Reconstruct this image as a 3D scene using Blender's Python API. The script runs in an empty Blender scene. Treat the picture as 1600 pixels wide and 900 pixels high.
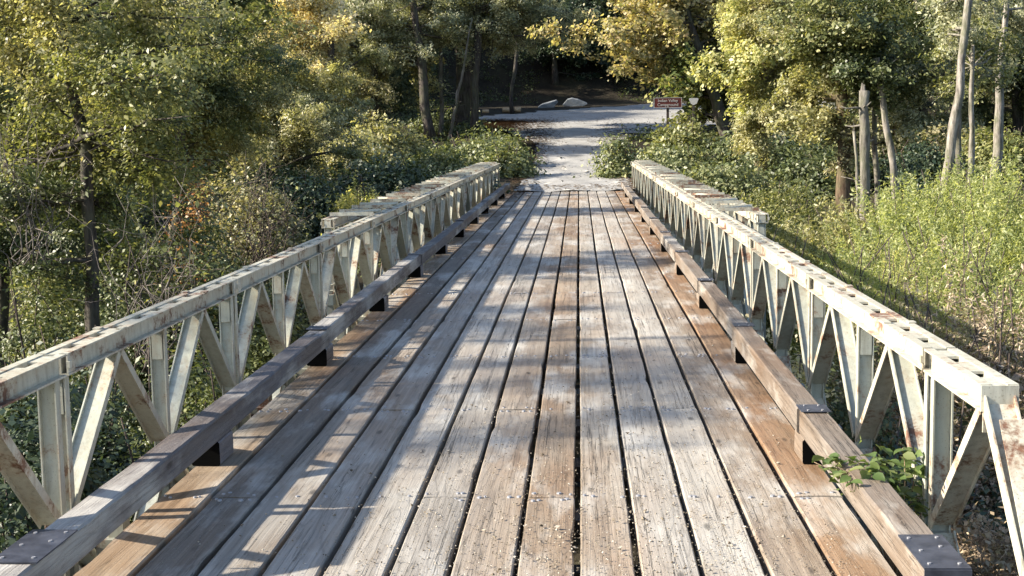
import bpy, math
import numpy as np
from mathutils import Matrix, Vector

# ------------------------------------------------------------------ camera, world, sun, exposure
SC = bpy.context.scene
COL = SC.collection
R_ = math.radians
FPX, YAW, PITCH, ROLL, CAMH = 2113.6, 0.0510, 0.1166, -0.0150, 1.7163
cam_d = bpy.data.cameras.new("camera")
cam = bpy.data.objects.new("camera", cam_d)
COL.objects.link(cam)
cam_d.sensor_width = 36.0
cam_d.lens = FPX * 36.0 / 1600.0
cam_d.clip_start = 0.05
cam_d.clip_end = 2000
CM = Matrix.Rotation(YAW, 3, 'Z') @ Matrix.Rotation(math.pi / 2 - PITCH, 3, 'X') @ Matrix.Rotation(ROLL, 3, 'Z')
cam.matrix_world = Matrix.Translation((0, 0, CAMH)) @ CM.to_4x4()
SC.camera = cam

SUN_EL, SUN_A = R_(29), R_(-7)
S_DIR = Vector((-math.cos(SUN_A) * math.cos(SUN_EL), math.sin(SUN_A) * math.cos(SUN_EL), math.sin(SUN_EL)))
world = bpy.data.worlds.new("World")
SC.world = world
world.use_nodes = True
wn, wl = world.node_tree.nodes, world.node_tree.links
wn.clear()
sky = wn.new("ShaderNodeTexSky")
sky.sky_type = 'NISHITA'
sky.sun_disc = False
sky.sun_elevation = SUN_EL
sky.sun_rotation = math.atan2(S_DIR.x, S_DIR.y)
bg = wn.new("ShaderNodeBackground")
bg.inputs[1].default_value = 0.105
wo = wn.new("ShaderNodeOutputWorld")
wl.new(sky.outputs[0], bg.inputs[0])
wl.new(bg.outputs[0], wo.inputs[0])
sun_d = bpy.data.lights.new("sun", 'SUN')
sun_d.energy = 5.0
sun_d.angle = R_(0.8)
sun_d.color = (1.0, 0.91, 0.76)
sun = bpy.data.objects.new("sun", sun_d)
COL.objects.link(sun)
sun.rotation_euler = S_DIR.to_track_quat('Z', 'Y').to_euler()
SC.view_settings.view_transform = 'Standard'
SC.view_settings.look = 'None'
SC.view_settings.exposure = 1.5
SC.view_settings.gamma = 1.0
SC.view_settings.use_curve_mapping = False
cy = SC.cycles
cy.max_bounces = 6
cy.diffuse_bounces = 3
cy.glossy_bounces = 2
cy.transmission_bounces = 3
cy.transparent_max_bounces = 4

# ------------------------------------------------------------------ helpers
CMn = np.array(CM)


def W(px, py, Y):
    """point that photo pixel (1600x900) shows at distance Y along the bridge"""
    d = CMn @ np.array([(px - 800) / FPX, -(py - 450) / FPX, -1.0])
    p = d * (Y / d[1])
    return np.array([p[0], Y, p[2] + CAMH])


def sstep(a, b, x):
    t = np.clip((np.asarray(x, float) - a) / (b - a), 0, 1)
    return t * t * (3 - 2 * t)


class MB:
    def __init__(s):
        s.v, s.f, s.m, s.n = [], [], [], 0

    def add(s, v, f, mat=0):
        v = np.asarray(v, float)
        s.v.append(v)
        for q in f:
            s.f.append(tuple(int(i) + s.n for i in q))
            s.m.append(mat)
        s.n += len(v)

    def box(s, x0, x1, y0, y1, z0, z1, mat=0):
        v = [(x, y, z) for z in (z0, z1) for y in (y0, y1) for x in (x0, x1)]
        s.add(v, [(0, 2, 3, 1), (4, 5, 7, 6), (0, 1, 5, 4), (1, 3, 7, 5), (3, 2, 6, 7), (2, 0, 4, 6)], mat)

    def obox(s, a, b, wx, wt, x=0.0, mat=0):
        """bar from a=(y,z) to b=(y,z) in a plane x=const: wx across x, wt in the plane"""
        a, b = np.array(a, float), np.array(b, float)
        d = (b - a) / np.linalg.norm(b - a)
        n = np.array([-d[1], d[0]]) * wt / 2
        v = []
        for xx in (x - wx / 2, x + wx / 2):
            for p in (a - n, a + n, b + n, b - n):
                v.append((xx, p[0], p[1]))
        s.add(v, [(0, 1, 2, 3), (7, 6, 5, 4), (0, 4, 5, 1), (1, 5, 6, 2), (2, 6, 7, 3), (3, 7, 4, 0)], mat)

    def tube(s, pts, rad, seg=6, mat=0, cap=True):
        pts = np.asarray(pts, float)
        rad = np.broadcast_to(rad, (len(pts),))
        t = np.gradient(pts, axis=0)
        t /= np.linalg.norm(t, axis=1)[:, None] + 1e-9
        up = np.array([0, 0, 1.0]) if abs(t[0][2]) < .9 else np.array([1.0, 0, 0])
        V = []
        ang = np.linspace(0, 2 * np.pi, seg, endpoint=False)
        for p, d, r in zip(pts, t, rad):
            a = np.cross(d, up)
            a /= np.linalg.norm(a) + 1e-9
            b = np.cross(d, a)
            up = np.cross(a, d) if np.linalg.norm(np.cross(a, d)) > .1 else up
            V.append(p + r * (np.cos(ang)[:, None] * a + np.sin(ang)[:, None] * b))
        V = np.concatenate(V)
        F = []
        for i in range(len(pts) - 1):
            for j in range(seg):
                k = (j + 1) % seg
                F.append((i * seg + j, i * seg + k, (i + 1) * seg + k, (i + 1) * seg + j))
        if cap:
            F.append(tuple(range(seg))[::-1])
            F.append(tuple((len(pts) - 1) * seg + j for j in range(seg)))
        s.add(V, F, mat)

    def mesh(s, name, mats, smooth=False):
        me = bpy.data.meshes.new(name)
        V = np.concatenate(s.v) if s.v else np.zeros((0, 3))
        me.from_pydata(V.tolist(), [], s.f)
        for m in (mats if isinstance(mats, (list, tuple)) else [mats]):
            me.materials.append(m)
        me.polygons.foreach_set("material_index", s.m)
        if smooth:
            me.polygons.foreach_set("use_smooth", [True] * len(me.polygons))
        me.update()
        return me


def quads_mesh(name, V, mat):
    """V: (n,4,3) leaves"""
    n = len(V)
    me = bpy.data.meshes.new(name)
    me.vertices.add(n * 4)
    me.vertices.foreach_set("co", V.reshape(-1).astype(np.float32))
    me.loops.add(n * 4)
    me.loops.foreach_set("vertex_index", np.arange(n * 4, dtype=np.int32))
    me.polygons.add(n)
    me.polygons.foreach_set("loop_start", np.arange(0, n * 4, 4, dtype=np.int32))
    me.polygons.foreach_set("loop_total", np.full(n, 4, dtype=np.int32))
    if mat is not None:
        me.materials.append(mat)
    me.update(calc_edges=True)
    return me


def link(name, me, parent=None, loc=None):
    o = bpy.data.objects.new(name, me)
    COL.objects.link(o)
    if parent is not None:
        o.parent = parent
    if loc is not None:
        o.location = loc
    return o


def tag(o, label=None, cat=None, group=None, kind=None):
    if label:
        o["label"] = label
    if cat:
        o["category"] = cat
    if group:
        o["group"] = group
    if kind:
        o["kind"] = kind
    return o


def thing(name, label, cat, loc=(0, 0, 0), group=None):
    return tag(link(name, None, None, loc), label, cat, group)


# ------------------------------------------------------------------ materials
def newmat(name):
    m = bpy.data.materials.new(name)
    m.use_nodes = True
    nt = m.node_tree
    nt.nodes.clear()
    return m, nt


def nd(nt, typ, **kw):
    n = nt.nodes.new(typ)
    for k, v in kw.items():
        if k.startswith("i_"):
            key = k[2:]
            key = int(key) if key.isdigit() else key.replace("_", " ")
            n.inputs[key].default_value = v
        else:
            setattr(n, k, v)
    return n


def ramp(nt, src, stops, interp='LINEAR'):
    r = nt.nodes.new("ShaderNodeValToRGB")
    r.color_ramp.interpolation = interp
    e = r.color_ramp.elements
    while len(e) < len(stops):
        e.new(0.5)
    for i, (p, c) in enumerate(stops):
        e[i].position = p
        e[i].color = (*c, 1) if hasattr(c, '__len__') else (c, c, c, 1)
    nt.links.new(src, r.inputs[0])
    return r.outputs[0]


def mixc(nt, fac, a, b, mode='MIX'):
    m = nt.nodes.new("ShaderNodeMix")
    m.data_type = 'RGBA'
    m.blend_type = mode
    for inp, v in ((m.inputs[0], fac), (m.inputs[6], a), (m.inputs[7], b)):
        if hasattr(v, 'is_linked'):
            nt.links.new(v, inp)
        elif hasattr(v, '__len__'):
            inp.default_value = (*v, 1)
        else:
            inp.default_value = v
    return m.outputs[2]


def math_(nt, op, a, b=None, clamp=False):
    m = nt.nodes.new("ShaderNodeMath")
    m.operation = op
    m.use_clamp = clamp
    for inp, v in ((m.inputs[0], a), (m.inputs[1], b)):
        if v is None:
            continue
        if hasattr(v, 'is_linked'):
            nt.links.new(v, inp)
        else:
            inp.default_value = v
    return m.outputs[0]


def noise(nt, vec, scale, detail=4, rough=.55, dist=0.0):
    n = nd(nt, "ShaderNodeTexNoise", i_Scale=scale, i_Detail=detail, i_Roughness=rough, i_Distortion=dist)
    nt.links.new(vec, n.inputs["Vector"])
    return n.outputs[0]


def finish(nt, col, rough=.7, bump=None, bs=.3, bd=.01, spec=.3, metallic=0.0):
    p = nd(nt, "ShaderNodeBsdfPrincipled")
    p.inputs["Specular IOR Level"].default_value = spec
    p.inputs["Metallic"].default_value = metallic
    if hasattr(col, 'is_linked'):
        nt.links.new(col, p.inputs["Base Color"])
    else:
        p.inputs["Base Color"].default_value = (*col, 1)
    if hasattr(rough, 'is_linked'):
        nt.links.new(rough, p.inputs["Roughness"])
    else:
        p.inputs["Roughness"].default_value = rough
    if bump is not None:
        b = nd(nt, "ShaderNodeBump", i_Strength=bs, i_Distance=bd)
        nt.links.new(bump, b.inputs["Height"])
        nt.links.new(b.outputs[0], p.inputs["Normal"])
    o = nd(nt, "ShaderNodeOutputMaterial")
    nt.links.new(p.outputs[0], o.inputs[0])
    return p


def mapped(nt, src, scale, loc=None):
    m = nd(nt, "ShaderNodeMapping")
    m.inputs["Scale"].default_value = scale
    nt.links.new(src, m.inputs["Vector"])
    if loc is not None:
        nt.links.new(loc, m.inputs["Location"])
    return m.outputs[0]


def mat_wood(name, tint=(1, 1, 1), use_obj_color=True, contrast=1.0):
    m, nt = newmat(name)
    tc = nd(nt, "ShaderNodeTexCoord")
    oi = nd(nt, "ShaderNodeObjectInfo")
    off = nd(nt, "ShaderNodeCombineXYZ")
    r100 = math_(nt, 'MULTIPLY', oi.outputs["Random"], 87.0)
    nt.links.new(r100, off.inputs[0])
    nt.links.new(r100, off.inputs[1])
    nt.links.new(r100, off.inputs[2])
    v = mapped(nt, tc.outputs["Object"], (1, 1, 1), off.outputs[0])
    # cathedral grain: contour lines of a stretched noise
    big = noise(nt, mapped(nt, v, (5.0, .33, 5.0)), 1.0, 2, .5)
    rings = math_(nt, 'FRACT', math_(nt, 'MULTIPLY', big, 15.0))
    ringl = ramp(nt, rings, [(0, .25), (.1, .85), (.6, 1), (.93, .75), (1, .25)])
    fine = noise(nt, mapped(nt, v, (150, 2.0, 150)), 1.0, 5, .65)
    streak = noise(nt, mapped(nt, v, (24, .5, 24)), 1.0, 4, .6)
    crack = noise(nt, mapped(nt, v, (48, .45, 48)), 1.0, 6, .62, .3)
    crackm = ramp(nt, math_(nt, 'ABSOLUTE', math_(nt, 'SUBTRACT', crack, .56)), [(0, 0), (.005, 0), (.016, 1)])
    blot = noise(nt, mapped(nt, v, (3.2, 1.1, 3.2)), 1.0, 5, .6)
    base = ramp(nt, streak, [(.25, (.13, .10, .075)), (.42, (.235, .19, .145)), (.6, (.335, .29, .24)), (.78, (.44, .405, .355))])
    grey = mixc(nt, ramp(nt, blot, [(.35, 0), (.65, .85)]), base, (.30, .285, .26))
    if use_obj_color:
        grey = mixc(nt, 1.0, grey, oi.outputs["Color"], 'MULTIPLY')
    grey = mixc(nt, 1.0, grey, tint, 'MULTIPLY')
    geo = nd(nt, "ShaderNodeNewGeometry")
    st1 = noise(nt, mapped(nt, geo.outputs["Position"], (.9, .28, .9)), 1.0, 5, .6)
    grey = mixc(nt, ramp(nt, st1, [(.47, 0), (.62, .62)]), grey, mixc(nt, 1.0, grey, (.80, .58, .40), 'MULTIPLY'))
    st2 = noise(nt, mapped(nt, geo.outputs["Position"], (1.6, .45, 1.6), None), 1.7, 5, .62)
    grey = mixc(nt, ramp(nt, st2, [(.50, 0), (.64, .62)]), grey, (.52, .50, .46))
    sx = nd(nt, "ShaderNodeSeparateXYZ")
    nt.links.new(geo.outputs["Position"], sx.inputs[0])
    wob = math_(nt, 'ADD', sx.outputs[0], math_(nt, 'MULTIPLY', math_(nt, 'SUBTRACT', st1, .5), .5))
    trk = ramp(nt, math_(nt, 'ADD', math_(nt, 'MULTIPLY', wob, .25), .5), [(.22, 0), (.29, .55), (.36, .5), (.43, .05), (.52, .05), (.58, .5), (.66, .5), (.74, 0)])
    grey = mixc(nt, trk, grey, mixc(nt, .5, grey, (.47, .455, .425)))
    c = mixc(nt, .38 * contrast, grey, ringl, 'MULTIPLY')
    c = mixc(nt, .42, c, ramp(nt, fine, [(.3, .45), (.5, .95), (.7, 1.15)]), 'MULTIPLY')
    cmask = ramp(nt, noise(nt, mapped(nt, v, (6, .5, 6)), 1.0, 2, .5), [(.46, 0), (.58, .9)])
    c = mixc(nt, cmask, c, mixc(nt, 1.0, c, ramp(nt, crackm, [(0, .16), (1, 1)]), 'MULTIPLY'))
    # dark knots
    vo = nd(nt, "ShaderNodeTexVoronoi", i_Scale=1.0)
    nt.links.new(mapped(nt, v, (5.5, 1.7, 5.5)), vo.inputs["Vector"])
    c = mixc(nt, .85, c, ramp(nt, vo.outputs["Distance"], [(0, .2), (.055, .35), (.11, 1)]), 'MULTIPLY')
    # grit and scuffs
    sp = noise(nt, mapped(nt, v, (70, 70, 70)), 1.0, 3, .7)
    c = mixc(nt, ramp(nt, sp, [(.62, 0), (.72, .5)]), c, (.42, .40, .35))
    hmix = math_(nt, 'ADD', math_(nt, 'MULTIPLY', fine, .7), math_(nt, 'MULTIPLY', crackm, 1.6))
    hmix = math_(nt, 'ADD', hmix, math_(nt, 'MULTIPLY', ringl, .35))
    hmix = math_(nt, 'ADD', hmix, math_(nt, 'MULTIPLY', sp, .5))
    finish(nt, c, ramp(nt, blot, [(.3, .5), (.7, .78)]), hmix, .5, .006, .35)
    return m


def mat_steel(name, rust=.5, base=(.56, .60, .52), grime=.5, seed=0.0):
    m, nt = newmat(name)
    tc = nd(nt, "ShaderNodeTexCoord")
    oi = nd(nt, "ShaderNodeObjectInfo")
    off = nd(nt, "ShaderNodeCombineXYZ")
    r = math_(nt, 'MULTIPLY', math_(nt, 'ADD', oi.outputs["Random"], seed), 41.0)
    nt.links.new(r, off.inputs[1])
    nt.links.new(r, off.inputs[2])
    v = mapped(nt, tc.outputs["Object"], (1, 1, 1), off.outputs[0])
    a = noise(nt, v, 3.0, 7, .66)
    b = noise(nt, v, 22.0, 5, .65)
    c_ = noise(nt, mapped(nt, v, (30, 30, 5)), 1.0, 4, .6)
    paint = mixc(nt, ramp(nt, b, [(.35, 0), (.75, .6)]), base, tuple(x * .68 for x in base))
    paint = mixc(nt, ramp(nt, c_, [(.5, 0), (.78, grime)]), paint, (.22, .20, .15))
    b2 = noise(nt, v, 75.0, 4, .7)
    edge = math_(nt, 'ADD', math_(nt, 'ADD', a, math_(nt, 'MULTIPLY', b, .27)), math_(nt, 'MULTIPLY', math_(nt, 'SUBTRACT', b2, .3), .22))
    rm = ramp(nt, edge, [(.74 - .12 * rust, 0), (.83 - .12 * rust, .95)])
    halo = ramp(nt, edge, [(.66 - .12 * rust, 0), (.80 - .12 * rust, .45)])
    paint = mixc(nt, halo, paint, (.42, .27, .15))
    rc = ramp(nt, b, [(.3, (.05, .025, .018)), (.6, (.16, .07, .04)), (.8, (.26, .14, .08))])
    big = noise(nt, v, 1.1, 4, .6)
    paint = mixc(nt, ramp(nt, big, [(.42, 0), (.62, .55)]), paint, tuple(x * f for x, f in zip(base, (.66, .64, .60))))
    run = noise(nt, mapped(nt, v, (9, 9, 1.2)), 1.0, 5, .7)
    paint = mixc(nt, ramp(nt, run, [(.56, 0), (.70, .5)]), paint, (.30, .20, .12))
    spk = noise(nt, v, 130.0, 2, .6)
    paint = mixc(nt, ramp(nt, spk, [(.63, 0), (.70, .6)]), paint, (.10, .08, .06))
    c = mixc(nt, rm, paint, rc)
    h = math_(nt, 'SUBTRACT', math_(nt, 'MULTIPLY', b, .5), math_(nt, 'MULTIPLY', rm, .5))
    finish(nt, c, ramp(nt, rm, [(0, .42), (1, .85)]), h, .35, .003, .45)
    return m


def mat_leaf(name, cols, trans=.35, rough=.45, spec=.4):
    """cols: list of 3-4 colours chosen per leaf"""
    m, nt = newmat(name)
    g = nd(nt, "ShaderNodeNewGeometry")
    oi = nd(nt, "ShaderNodeObjectInfo")
    n = len(cols)
    c = ramp(nt, g.outputs["Random Per Island"], [(i / max(1, n - 1), cols[i]) for i in range(n)])
    tc = nd(nt, "ShaderNodeTexCoord")
    ng = noise(nt, mapped(nt, tc.outputs["Object"], (1, 1, 1)), 2.2, 3, .6)
    c = mixc(nt, .55, c, ramp(nt, ng, [(.3, (.62, .72, .62)), (.7, (1.35, 1.25, 1.1))]), 'MULTIPLY')
    p = nd(nt, "ShaderNodeBsdfPrincipled")
    p.inputs["Specular IOR Level"].default_value = spec
    p.inputs["Roughness"].default_value = rough
    nt.links.new(c, p.inputs["Base Color"])
    t = nd(nt, "ShaderNodeBsdfTranslucent")
    tcx = mixc(nt, 1.0, c, (1.45, 1.45, .75), 'MULTIPLY')
    nt.links.new(tcx, t.inputs[0])
    mx = nd(nt, "ShaderNodeMixShader")
    mx.inputs[0].default_value = trans
    nt.links.new(p.outputs[0], mx.inputs[1])
    nt.links.new(t.outputs[0], mx.inputs[2])
    o = nd(nt, "ShaderNodeOutputMaterial")
    nt.links.new(mx.outputs[0], o.inputs[0])
    return m


def mat_bark(name, dark, light, moss=0.0, sc=1.0):
    m, nt = newmat(name)
    tc = nd(nt, "ShaderNodeTexCoord")
    v = tc.outputs["Object"]
    a = noise(nt, mapped(nt, v, (14 * sc, 14 * sc, 2.5 * sc)), 1.0, 6, .65)
    b = noise(nt, v, 1.6, 4, .6)
    c = mixc(nt, ramp(nt, a, [(.35, 0), (.65, 1)]), dark, light)
    c = mixc(nt, ramp(nt, b, [(.45, 0), (.7, .5 + .5 * moss)]), c, (.09, .10, .05) if moss > 0 else tuple(x * .6 for x in dark))
    finish(nt, c, .85, a, .8, .03, .2)
    return m


def mat_ground(name, stops, scale=1.0, bs=.6, bd=.05, rough=.9):
    m, nt = newmat(name)
    tc = nd(nt, "ShaderNodeTexCoord")
    v = tc.outputs["Object"]
    a = noise(nt, v, .5 * scale, 8, .68)
    b = noise(nt, v, 9 * scale, 6, .7)
    c = ramp(nt, math_(nt, 'ADD', math_(nt, 'MULTIPLY', a, .6), math_(nt, 'MULTIPLY', b, .4)), stops)
    f = noise(nt, v, 45 * scale, 3, .7)
    c = mixc(nt, .7, c, ramp(nt, f, [(.3, .5), (.7, 1.35)]), 'MULTIPLY')
    finish(nt, c, rough, math_(nt, 'ADD', b, math_(nt, 'MULTIPLY', f, .4)), bs, bd, .2)
    return m


M = {}
M['deck'] = mat_wood("deck_wood")
M['kerb'] = mat_wood("kerb_wood", (1.0, 1.0, 1.02), True, .6)
M['steel'] = mat_steel("painted_steel", .10, (.54, .525, .44), .9)
M['steel_web'] = mat_steel("painted_steel_web", -.10, (.47, .48, .41), .75, .3)
M['steel_rusty'] = mat_steel("rusty_steel", .8, (.5, .5, .42), .9, .7)
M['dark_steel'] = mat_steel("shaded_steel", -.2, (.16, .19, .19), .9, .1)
mm, nt = newmat("galvanised_bolt")
finish(nt, (.30, .30, .32), .5, None, spec=.5, metallic=.4)
M['bolt'] = mm
mm, nt = newmat("blue_black_plate")
tc = nd(nt, "ShaderNodeTexCoord")
nz = noise(nt, tc.outputs["Object"], 14, 5, .6)
finish(nt, ramp(nt, nz, [(.35, (.02, .022, .032)), (.65, (.055, .06, .08)), (.8, (.12, .12, .13))]), .4, nz, .3, .003, .5)
M['plate'] = mm
mm, nt = newmat("painted_shade_black")
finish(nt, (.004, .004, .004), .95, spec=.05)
M['shade_black'] = mm  # near-black colour standing in for shade on block ends and in chord slots
M['bark_dark'] = mat_bark("bark_dark", (.025, .02, .018), (.10, .085, .075), .3)
M['bark_grey'] = mat_bark("bark_grey", (.06, .052, .045), (.24, .215, .19), .5)
M['bark_pale'] = mat_bark("bark_pale", (.07, .06, .05), (.36, .325, .285), .8)
M['bark_brown'] = mat_bark("bark_brown", (.05, .032, .02), (.17, .12, .08), .5)
M['twig'] = mat_bark("twig_grey", (.07, .06, .055), (.24, .21, .19), 0)
M['twig_dark'] = mat_bark("twig_dark", (.04, .03, .028), (.15, .12, .10), 0)
M['twig_tan'] = mat_bark("twig_tan", (.16, .10, .06), (.46, .35, .24), 0)
M['ground'] = mat_ground("forest_floor", [(.35, (.012, .010, .008)), (.5, (.035, .028, .019)), (.62, (.05, .046, .026)), (.72, (.085, .066, .044))])
M['gravel'] = mat_ground("pale_gravel", [(.3, (.19, .18, .165)), (.48, (.30, .29, .275)), (.6, (.38, .37, .355)), (.75, (.47, .46, .44))], 2.2, .5, .03)
M['verge'] = mat_ground("leaf_litter", [(.3, (.10, .065, .04)), (.5, (.21, .14, .085)), (.7, (.34, .24, .15))], 2.0)

LEAF = {
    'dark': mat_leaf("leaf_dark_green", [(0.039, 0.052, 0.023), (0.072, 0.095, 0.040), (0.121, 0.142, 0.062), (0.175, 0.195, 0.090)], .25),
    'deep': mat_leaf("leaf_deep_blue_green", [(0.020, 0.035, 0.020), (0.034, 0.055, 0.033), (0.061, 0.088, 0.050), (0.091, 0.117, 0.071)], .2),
    'green': mat_leaf("leaf_green", [(0.075, 0.089, 0.036), (0.147, 0.165, 0.065), (0.224, 0.233, 0.099), (0.354, 0.335, 0.156)], .35),
    'olive': mat_leaf("leaf_olive", [(0.126, 0.129, 0.066), (0.248, 0.241, 0.122), (0.370, 0.351, 0.191), (0.551, 0.505, 0.302)], .4),
    'grey': mat_leaf("leaf_grey_green", [(0.131, 0.138, 0.093), (0.220, 0.234, 0.153), (0.350, 0.355, 0.236), (0.517, 0.499, 0.360)], .35),
    'yellow': mat_leaf("leaf_yellow", [(0.307, 0.266, 0.182), (0.522, 0.447, 0.305), (0.777, 0.656, 0.459), (0.808, 0.765, 0.639)], .45),
    'gold': mat_leaf("leaf_gold_maple", [(0.128, 0.136, 0.076), (0.268, 0.250, 0.133), (0.432, 0.378, 0.204), (0.547, 0.467, 0.267), (0.425, 0.322, 0.203)], .45),
    'maple_green': mat_leaf("leaf_maple_green", [(0.068, 0.098, 0.039), (0.134, 0.169, 0.062), (0.237, 0.249, 0.094), (0.416, 0.369, 0.155)], .4),
    'bright': mat_leaf("leaf_bright_lime", [(0.160, 0.190, 0.081), (0.277, 0.314, 0.137), (0.387, 0.412, 0.195), (0.494, 0.487, 0.275)], .5),
    'lime': mat_leaf("leaf_lime", [(0.165, 0.188, 0.080), (0.319, 0.332, 0.145), (0.490, 0.478, 0.222), (0.687, 0.615, 0.348)], .45),
    'khaki': mat_leaf("leaf_khaki", [(0.112, 0.115, 0.067), (0.221, 0.217, 0.123), (0.325, 0.303, 0.184), (0.429, 0.379, 0.257)], .35),
    'brown': mat_leaf("leaf_dry_brown", [(0.107, 0.077, 0.062), (0.236, 0.177, 0.132), (0.369, 0.286, 0.218), (0.530, 0.434, 0.348)], .2),
    'dead': mat_leaf("leaf_dead_tan", [(0.120, 0.085, 0.060), (0.220, 0.160, 0.110), (0.330, 0.250, 0.170), (0.420, 0.340, 0.250)], .2),
    'orange': mat_leaf("leaf_orange", [(0.243, 0.102, 0.062), (0.378, 0.184, 0.104), (0.454, 0.272, 0.153), (0.233, 0.184, 0.093)], .4),
    'bramble': mat_leaf("leaf_bramble", [(0.065, 0.084, 0.042), (0.123, 0.146, 0.069), (0.198, 0.217, 0.103), (0.378, 0.377, 0.203)], .3),
}

# ------------------------------------------------------------------ terrain
RX = np.array([-100, 3.5, 37.2, 47, 60, 68, 75, 82, 95, 300.])
RH = np.array([0, 0, 0, .42, 1.40, 2.10, 2.70, 3.15, 4.0, 10.])


def ground_h(x, y):
    x, y = np.asarray(x, float), np.asarray(y, float)
    road = np.interp(y, RX, RH)
    far = sstep(13, 42, y) * 3.7 - 3.7
    near = -3.7 * sstep(2.2, 6.0, y)
    h = np.where(y < 10, near, far)
    bank = h + np.where(y > 37, road, 0)
    side = np.maximum(0, np.abs(x + .2) - 2.0)
    emb = sstep(36.6, 37.4, y) * np.exp(-(side / 1.6) ** 2)
    h = bank * (1 - emb) + road * emb
    h = np.where(y < 3.4, np.maximum(h, -.03 - 1.5 * sstep(3, 12, np.abs(x))), h)
    # right bank climbs, so does the wooded hillside beyond the road
    h = h + .9 * sstep(8, 26, x) * sstep(16, 40, y)
    hill = np.maximum(0, y - 83 - .12 * x)
    h = h + .40 * hill * sstep(0, 10, hill)
    h = h + .30 * np.maximum(0, np.abs(x) - 24) * sstep(20, 50, y)
    bump = .16 * np.sin(x * 1.3 + 2 * np.sin(y * .35)) * np.sin(y * .9 + x * .4) + .08 * np.sin(x * 3.1 + y * 2.3)
    onroad = np.exp(-(np.maximum(0, np.abs(x + .2) - 1.6) / 1.0) ** 2)
    clear = sstep(59.5, 62, y - .25 * np.abs(x)) * (1 - sstep(80, 84, y)) * sstep(-10, -7, x) * (1 - sstep(14, 20, x))
    flat = np.maximum(onroad * (y > 36) + (y < 3.5) * onroad, clear)
    h = h * (1 - clear) + road * clear
    return h + bump * (1 - np.clip(flat, 0, 1)) - .06 * (np.clip(flat, 0, 1) < .5) * (y > 37)


def gh(x, y):
    return float(ground_h(x, y))


def grid_mesh(name, xs, ys, hf, mat):
    X, Y = np.meshgrid(xs, ys)
    Z = hf(X, Y)
    V = np.stack([X, Y, Z], -1).reshape(-1, 3)
    nx, ny = len(xs), len(ys)
    F = [(j * nx + i, j * nx + i + 1, (j + 1) * nx + i + 1, (j + 1) * nx + i) for j in range(ny - 1) for i in range(nx - 1)]
    me = bpy.data.meshes.new(name)
    me.from_pydata(V.tolist(), [], F)
    me.materials.append(mat)
    me.polygons.foreach_set("use_smooth", [True] * len(me.polygons))
    me.update()
    return me


xs = np.concatenate([np.linspace(-260, -30, 24), np.linspace(-29, 29, 117), np.linspace(30, 260, 24)])
ys = np.concatenate([np.linspace(-120, -10, 12), np.linspace(-9, 90, 199), np.linspace(92, 320, 58)])
tag(link("ground", grid_mesh("ground", xs, ys, lambda x, y: ground_h(x, y) - .02, M['ground'])), kind='structure')


# gravel road: strip from the bridge up to the clearing, then the crossing track
def road_mesh():
    rows = []
    ctrl = [(37.25, -1.9, 1.55), (40, -1.75, 1.5), (45, -1.55, 1.35), (50, -1.6, 1.25), (56, -1.8, 1.5), (59, -2.3, 2.3), (61.5, -3.1, 3.6),
            (63.5, -4.2, 5.5), (66, -5.2, 8.5), (70, -5.6, 12), (74, -6.2, 16), (78, -6.6, 18), (80.5, -6.4, 19)]
    c = np.array(ctrl)
    yy = np.arange(37.25, 80.5, .4)
    L_ = np.interp(yy, c[:, 0], c[:, 1])
    Rr = np.interp(yy, c[:, 0], c[:, 2])
    rng = np.random.default_rng(3)
    V, n = [], 41
    for i, y in enumerate(yy):
        l = L_[i] + rng.normal(0, .06)
        r = Rr[i] + rng.normal(0, .06)
        x = np.linspace(l, r, n) + np.r_[0, rng.normal(0, .05, n - 2), 0]
        yv = y + (x - l) * .0 + (y > 66) * (x * .12)
        z = np.interp(yv, RX, RH) + .012 + .012 * np.sin(x * 5 + y * 2.1)
        # wheel tracks
        z = z - .02 * (np.exp(-((x - .75) / .25) ** 2) + np.exp(-((x + .95) / .25) ** 2)) + .015
        V += list(zip(x, yv, z))
    F = [(j * n + i, j * n + i + 1, (j + 1) * n + i + 1, (j + 1) * n + i) for j in range(len(yy) - 1) for i in range(n - 1)]
    F = [f for f in F if V[f[0]][1] < 71.0 + (V[f[0]][0] + 5.5) * 1.0 + .4 * math.sin(V[f[0]][0] * 2.3)]
    me = bpy.data.meshes.new("road")
    me.from_pydata(V, [], F)
    me.materials.append(M['gravel'])
    me.polygons.foreach_set("use_smooth", [True] * len(me.polygons))
    return me


tag(link("road", road_mesh()), kind='structure')
mb = MB()
mb.box(-2.2, 1.6, -14, 3.55, -.05, .0)
tag(link("approach_road", mb.mesh("approach_road", M['gravel'])), kind='structure')
rng = np.random.default_rng(8)
LP_ = []
for (cx, cy, sx, sy, n) in ((-4.6, 64.0, 1.1, 1.8, 9000), (-4.6, 67.2, 1.5, .9, 5000), (-1.9, 58, .5, 5, 1500), (1.7, 57, .5, 5, 1200), (6.5, 62, 2.0, 1.0, 900), (-1.8, 46, .22, 6, 1400), (1.5, 45, .22, 6, 1400), (-.2, 38.2, 1.2, .5, 160)):
    q = rng.normal(0, 1, (n, 2)) * (sx, sy) + (cx, cy)
    LP_.append(q)
LP_ = np.concatenate(LP_)
LZ = np.interp(LP_[:, 1], RX, RH) + .045
tag(link("leaf_litter", quads_mesh("leaf_litter", (lambda P: np.stack([P + d for d in (np.array([-.05, 0, 0]), np.array([0, .04, .012]), np.array([.05, 0, 0]), np.array([0, -.04, .012]))], 1))(np.column_stack([LP_, LZ])), M['verge'])), "brown fallen leaves along the edges of the gravel road", "leaf litter", kind='stuff')
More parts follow.
